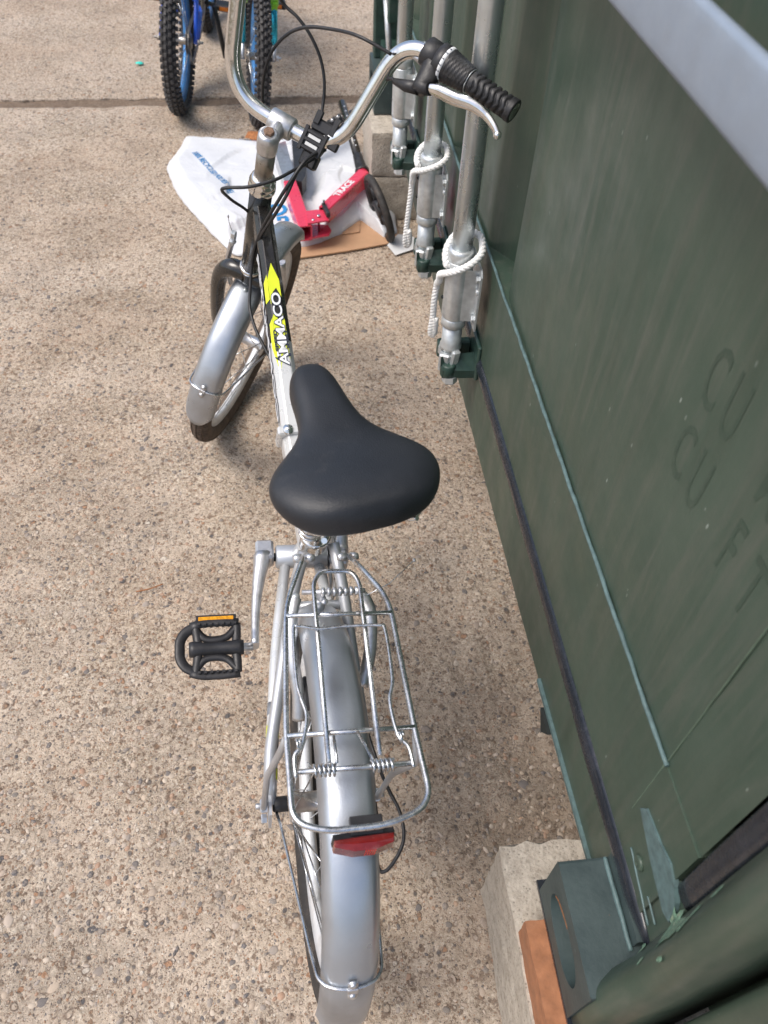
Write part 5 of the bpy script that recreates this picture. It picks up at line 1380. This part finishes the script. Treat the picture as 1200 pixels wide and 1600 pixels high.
mb = MB().lathe(nb, hd_, [(.018, .024), (.030, .024), (.034, .019), (.060, .018), (.10, .0155)], 20); obj('steerer_collar', mb, 'blackplastic', sc)
tube_obj('steering_tube', [nb+hd_*.08, nb+hd_*.36], .0145, 'blackpaint', sc)
mb = MB()
for i in range(9): mb.lathe(nb+hd_*(.13+.024*i)+V(.0, 0, .012), V(.3, 0, 1), [(0, .0035), (.004, .003)], 8)
obj('height_buttons', mb, 'alloy', sc)
tube_obj('handle', [(.075, 2.79, .10), (.19, 2.93, .12), (.30, 3.05, .12)], .013, 'blackplastic', sc)
mb = MB()
for i in range(5): mb.lathe(V(.12+.02*i, 2.845+.024*i, .125), V(.6, .75, 0), [(0, .010), (.003, .017), (.008, .017), (.011, .010)], 12)
obj('handle_clamp', mb, 'blackplastic', sc)
mb = MB()
for i in range(5): mb.ball((.125+.022*i, 2.84+.026*i, .142), .006, 8)
obj('clamp_bolt', mb, 'chrome', sc)
mb = MB().prism([(.022, 2.85, .06), (.062, 2.84, .06), (.066, 2.66, .06), (.060, 2.56, .06), (.045, 2.52, .06), (.026, 2.53, .06)], (0, 0, .050)); obj('deck', mb, 'blackplastic', sc)
mb = MB().prism([(-.045, 2.80, .05), (.0, 2.83, .05), (.028, 2.55, .05), (-.012, 2.55, .05)], (0, 0, .05)); obj('deck_side', mb, 'alloy', sc)
mb = MB().prism([(-.02, 2.865, .112), (.035, 2.855, .112), (.035, 2.835, .112), (-.02, 2.845, .112)], (0, 0, .006)); obj('deck_end', mb, 'pink', sc)
# scooter wheel
wc = V(.285, 2.368, .092); a_ = V(.30, -.90, -.34).normalized(); vw = (wc-V(0, 0, 1.417)).normalized()
n0 = a_.cross(vw).normalized(); b0 = n0.cross(a_); n1 = (n0*math.cos(.20)+b0*math.sin(.20)).normalized(); b1 = n1.cross(a_)
mb = MB(); rings = []; Rk = .110
for i in range(48):
    a = 2*PI*i/48; d = a_*math.cos(a)+b1*math.sin(a)
    rings.append([wc+d*(Rk-.013+.013*math.cos(b))+n1*.0120*math.sin(b) for b in [2*PI*j/12 for j in range(12)]])
mb.ring_surf(rings, True); wl = obj('front_wheel', mb, 'blackpaint', sc); 
wl.data.materials[0] = M['dirtytyre'] if 0 else M['rubber']
mb = MB().lathe(wc-n1*.012, n1, [(0, .02), (.002, .030), (.022, .030), (.024, .02)], 20)
for i in range(5):
    a = 2*PI*i/5; d = a_*math.cos(a)+b1*math.sin(a); mb.tube([wc+d*.02, wc+d*.078], .008, 8)
rings = []
for i in range(40):
    a = 2*PI*i/40; d = a_*math.cos(a)+b1*math.sin(a); rings.append([wc+d*r_+n1*w_ for r_, w_ in ((.078, -.008), (.088, -.011), (.088, .011), (.078, .008))])
mb.ring_surf(rings, True); obj('wheel_core', mb, 'blackplastic', wl)

# ------------------------------------------------------------------ small litter
def flake(name, x, y, r, mat, label, cat, sd, h=.006):
    pts = []
    for i in range(14):
        a = 2*PI*i/14; q = r*(1+.5*noise.noise(V(math.cos(a)*1.5+sd, math.sin(a)*1.5, sd))); pts.append(V(x+q*math.cos(a)*1.3, y+q*math.sin(a), .003+h*(.5+noise.noise(V(a, sd, 2)))))
    mb = MB(); mb.v = [V(x, y, h*1.4)]+pts+[p-V(0, 0, .0012) for p in pts]
    for i in range(14): mb.f.append([0, 1+i, 1+(i+1) % 14]); mb.f.append([1+i, 15+i, 15+(i+1) % 14, 1+(i+1) % 14]); mb.sm += [True, False]
    o = obj(name, mb, mat, fix=True); tag(o, label, cat); return o
flake('plastic_scrap', -.604, 3.775, .013, 'tealbit', 'tiny bright turquoise scrap on the concrete at the upper left', 'litter', 2, .008)
flake('dead_leaf', -.095, 3.055, .034, 'leaf', 'curled brown dead leaf behind the white bag under the green bicycle', 'leaf', 6, .022)
mb = MB().tube(smooth([V(-.372, 1.005, .004), V(-.345, 1.008, .006), (-.318, 1.02, .004)], 4), .0013, 6); t = obj('twig', mb, 'leaf'); tag(t, 'thin brown twig lying on the concrete left of the saddle', 'twig')
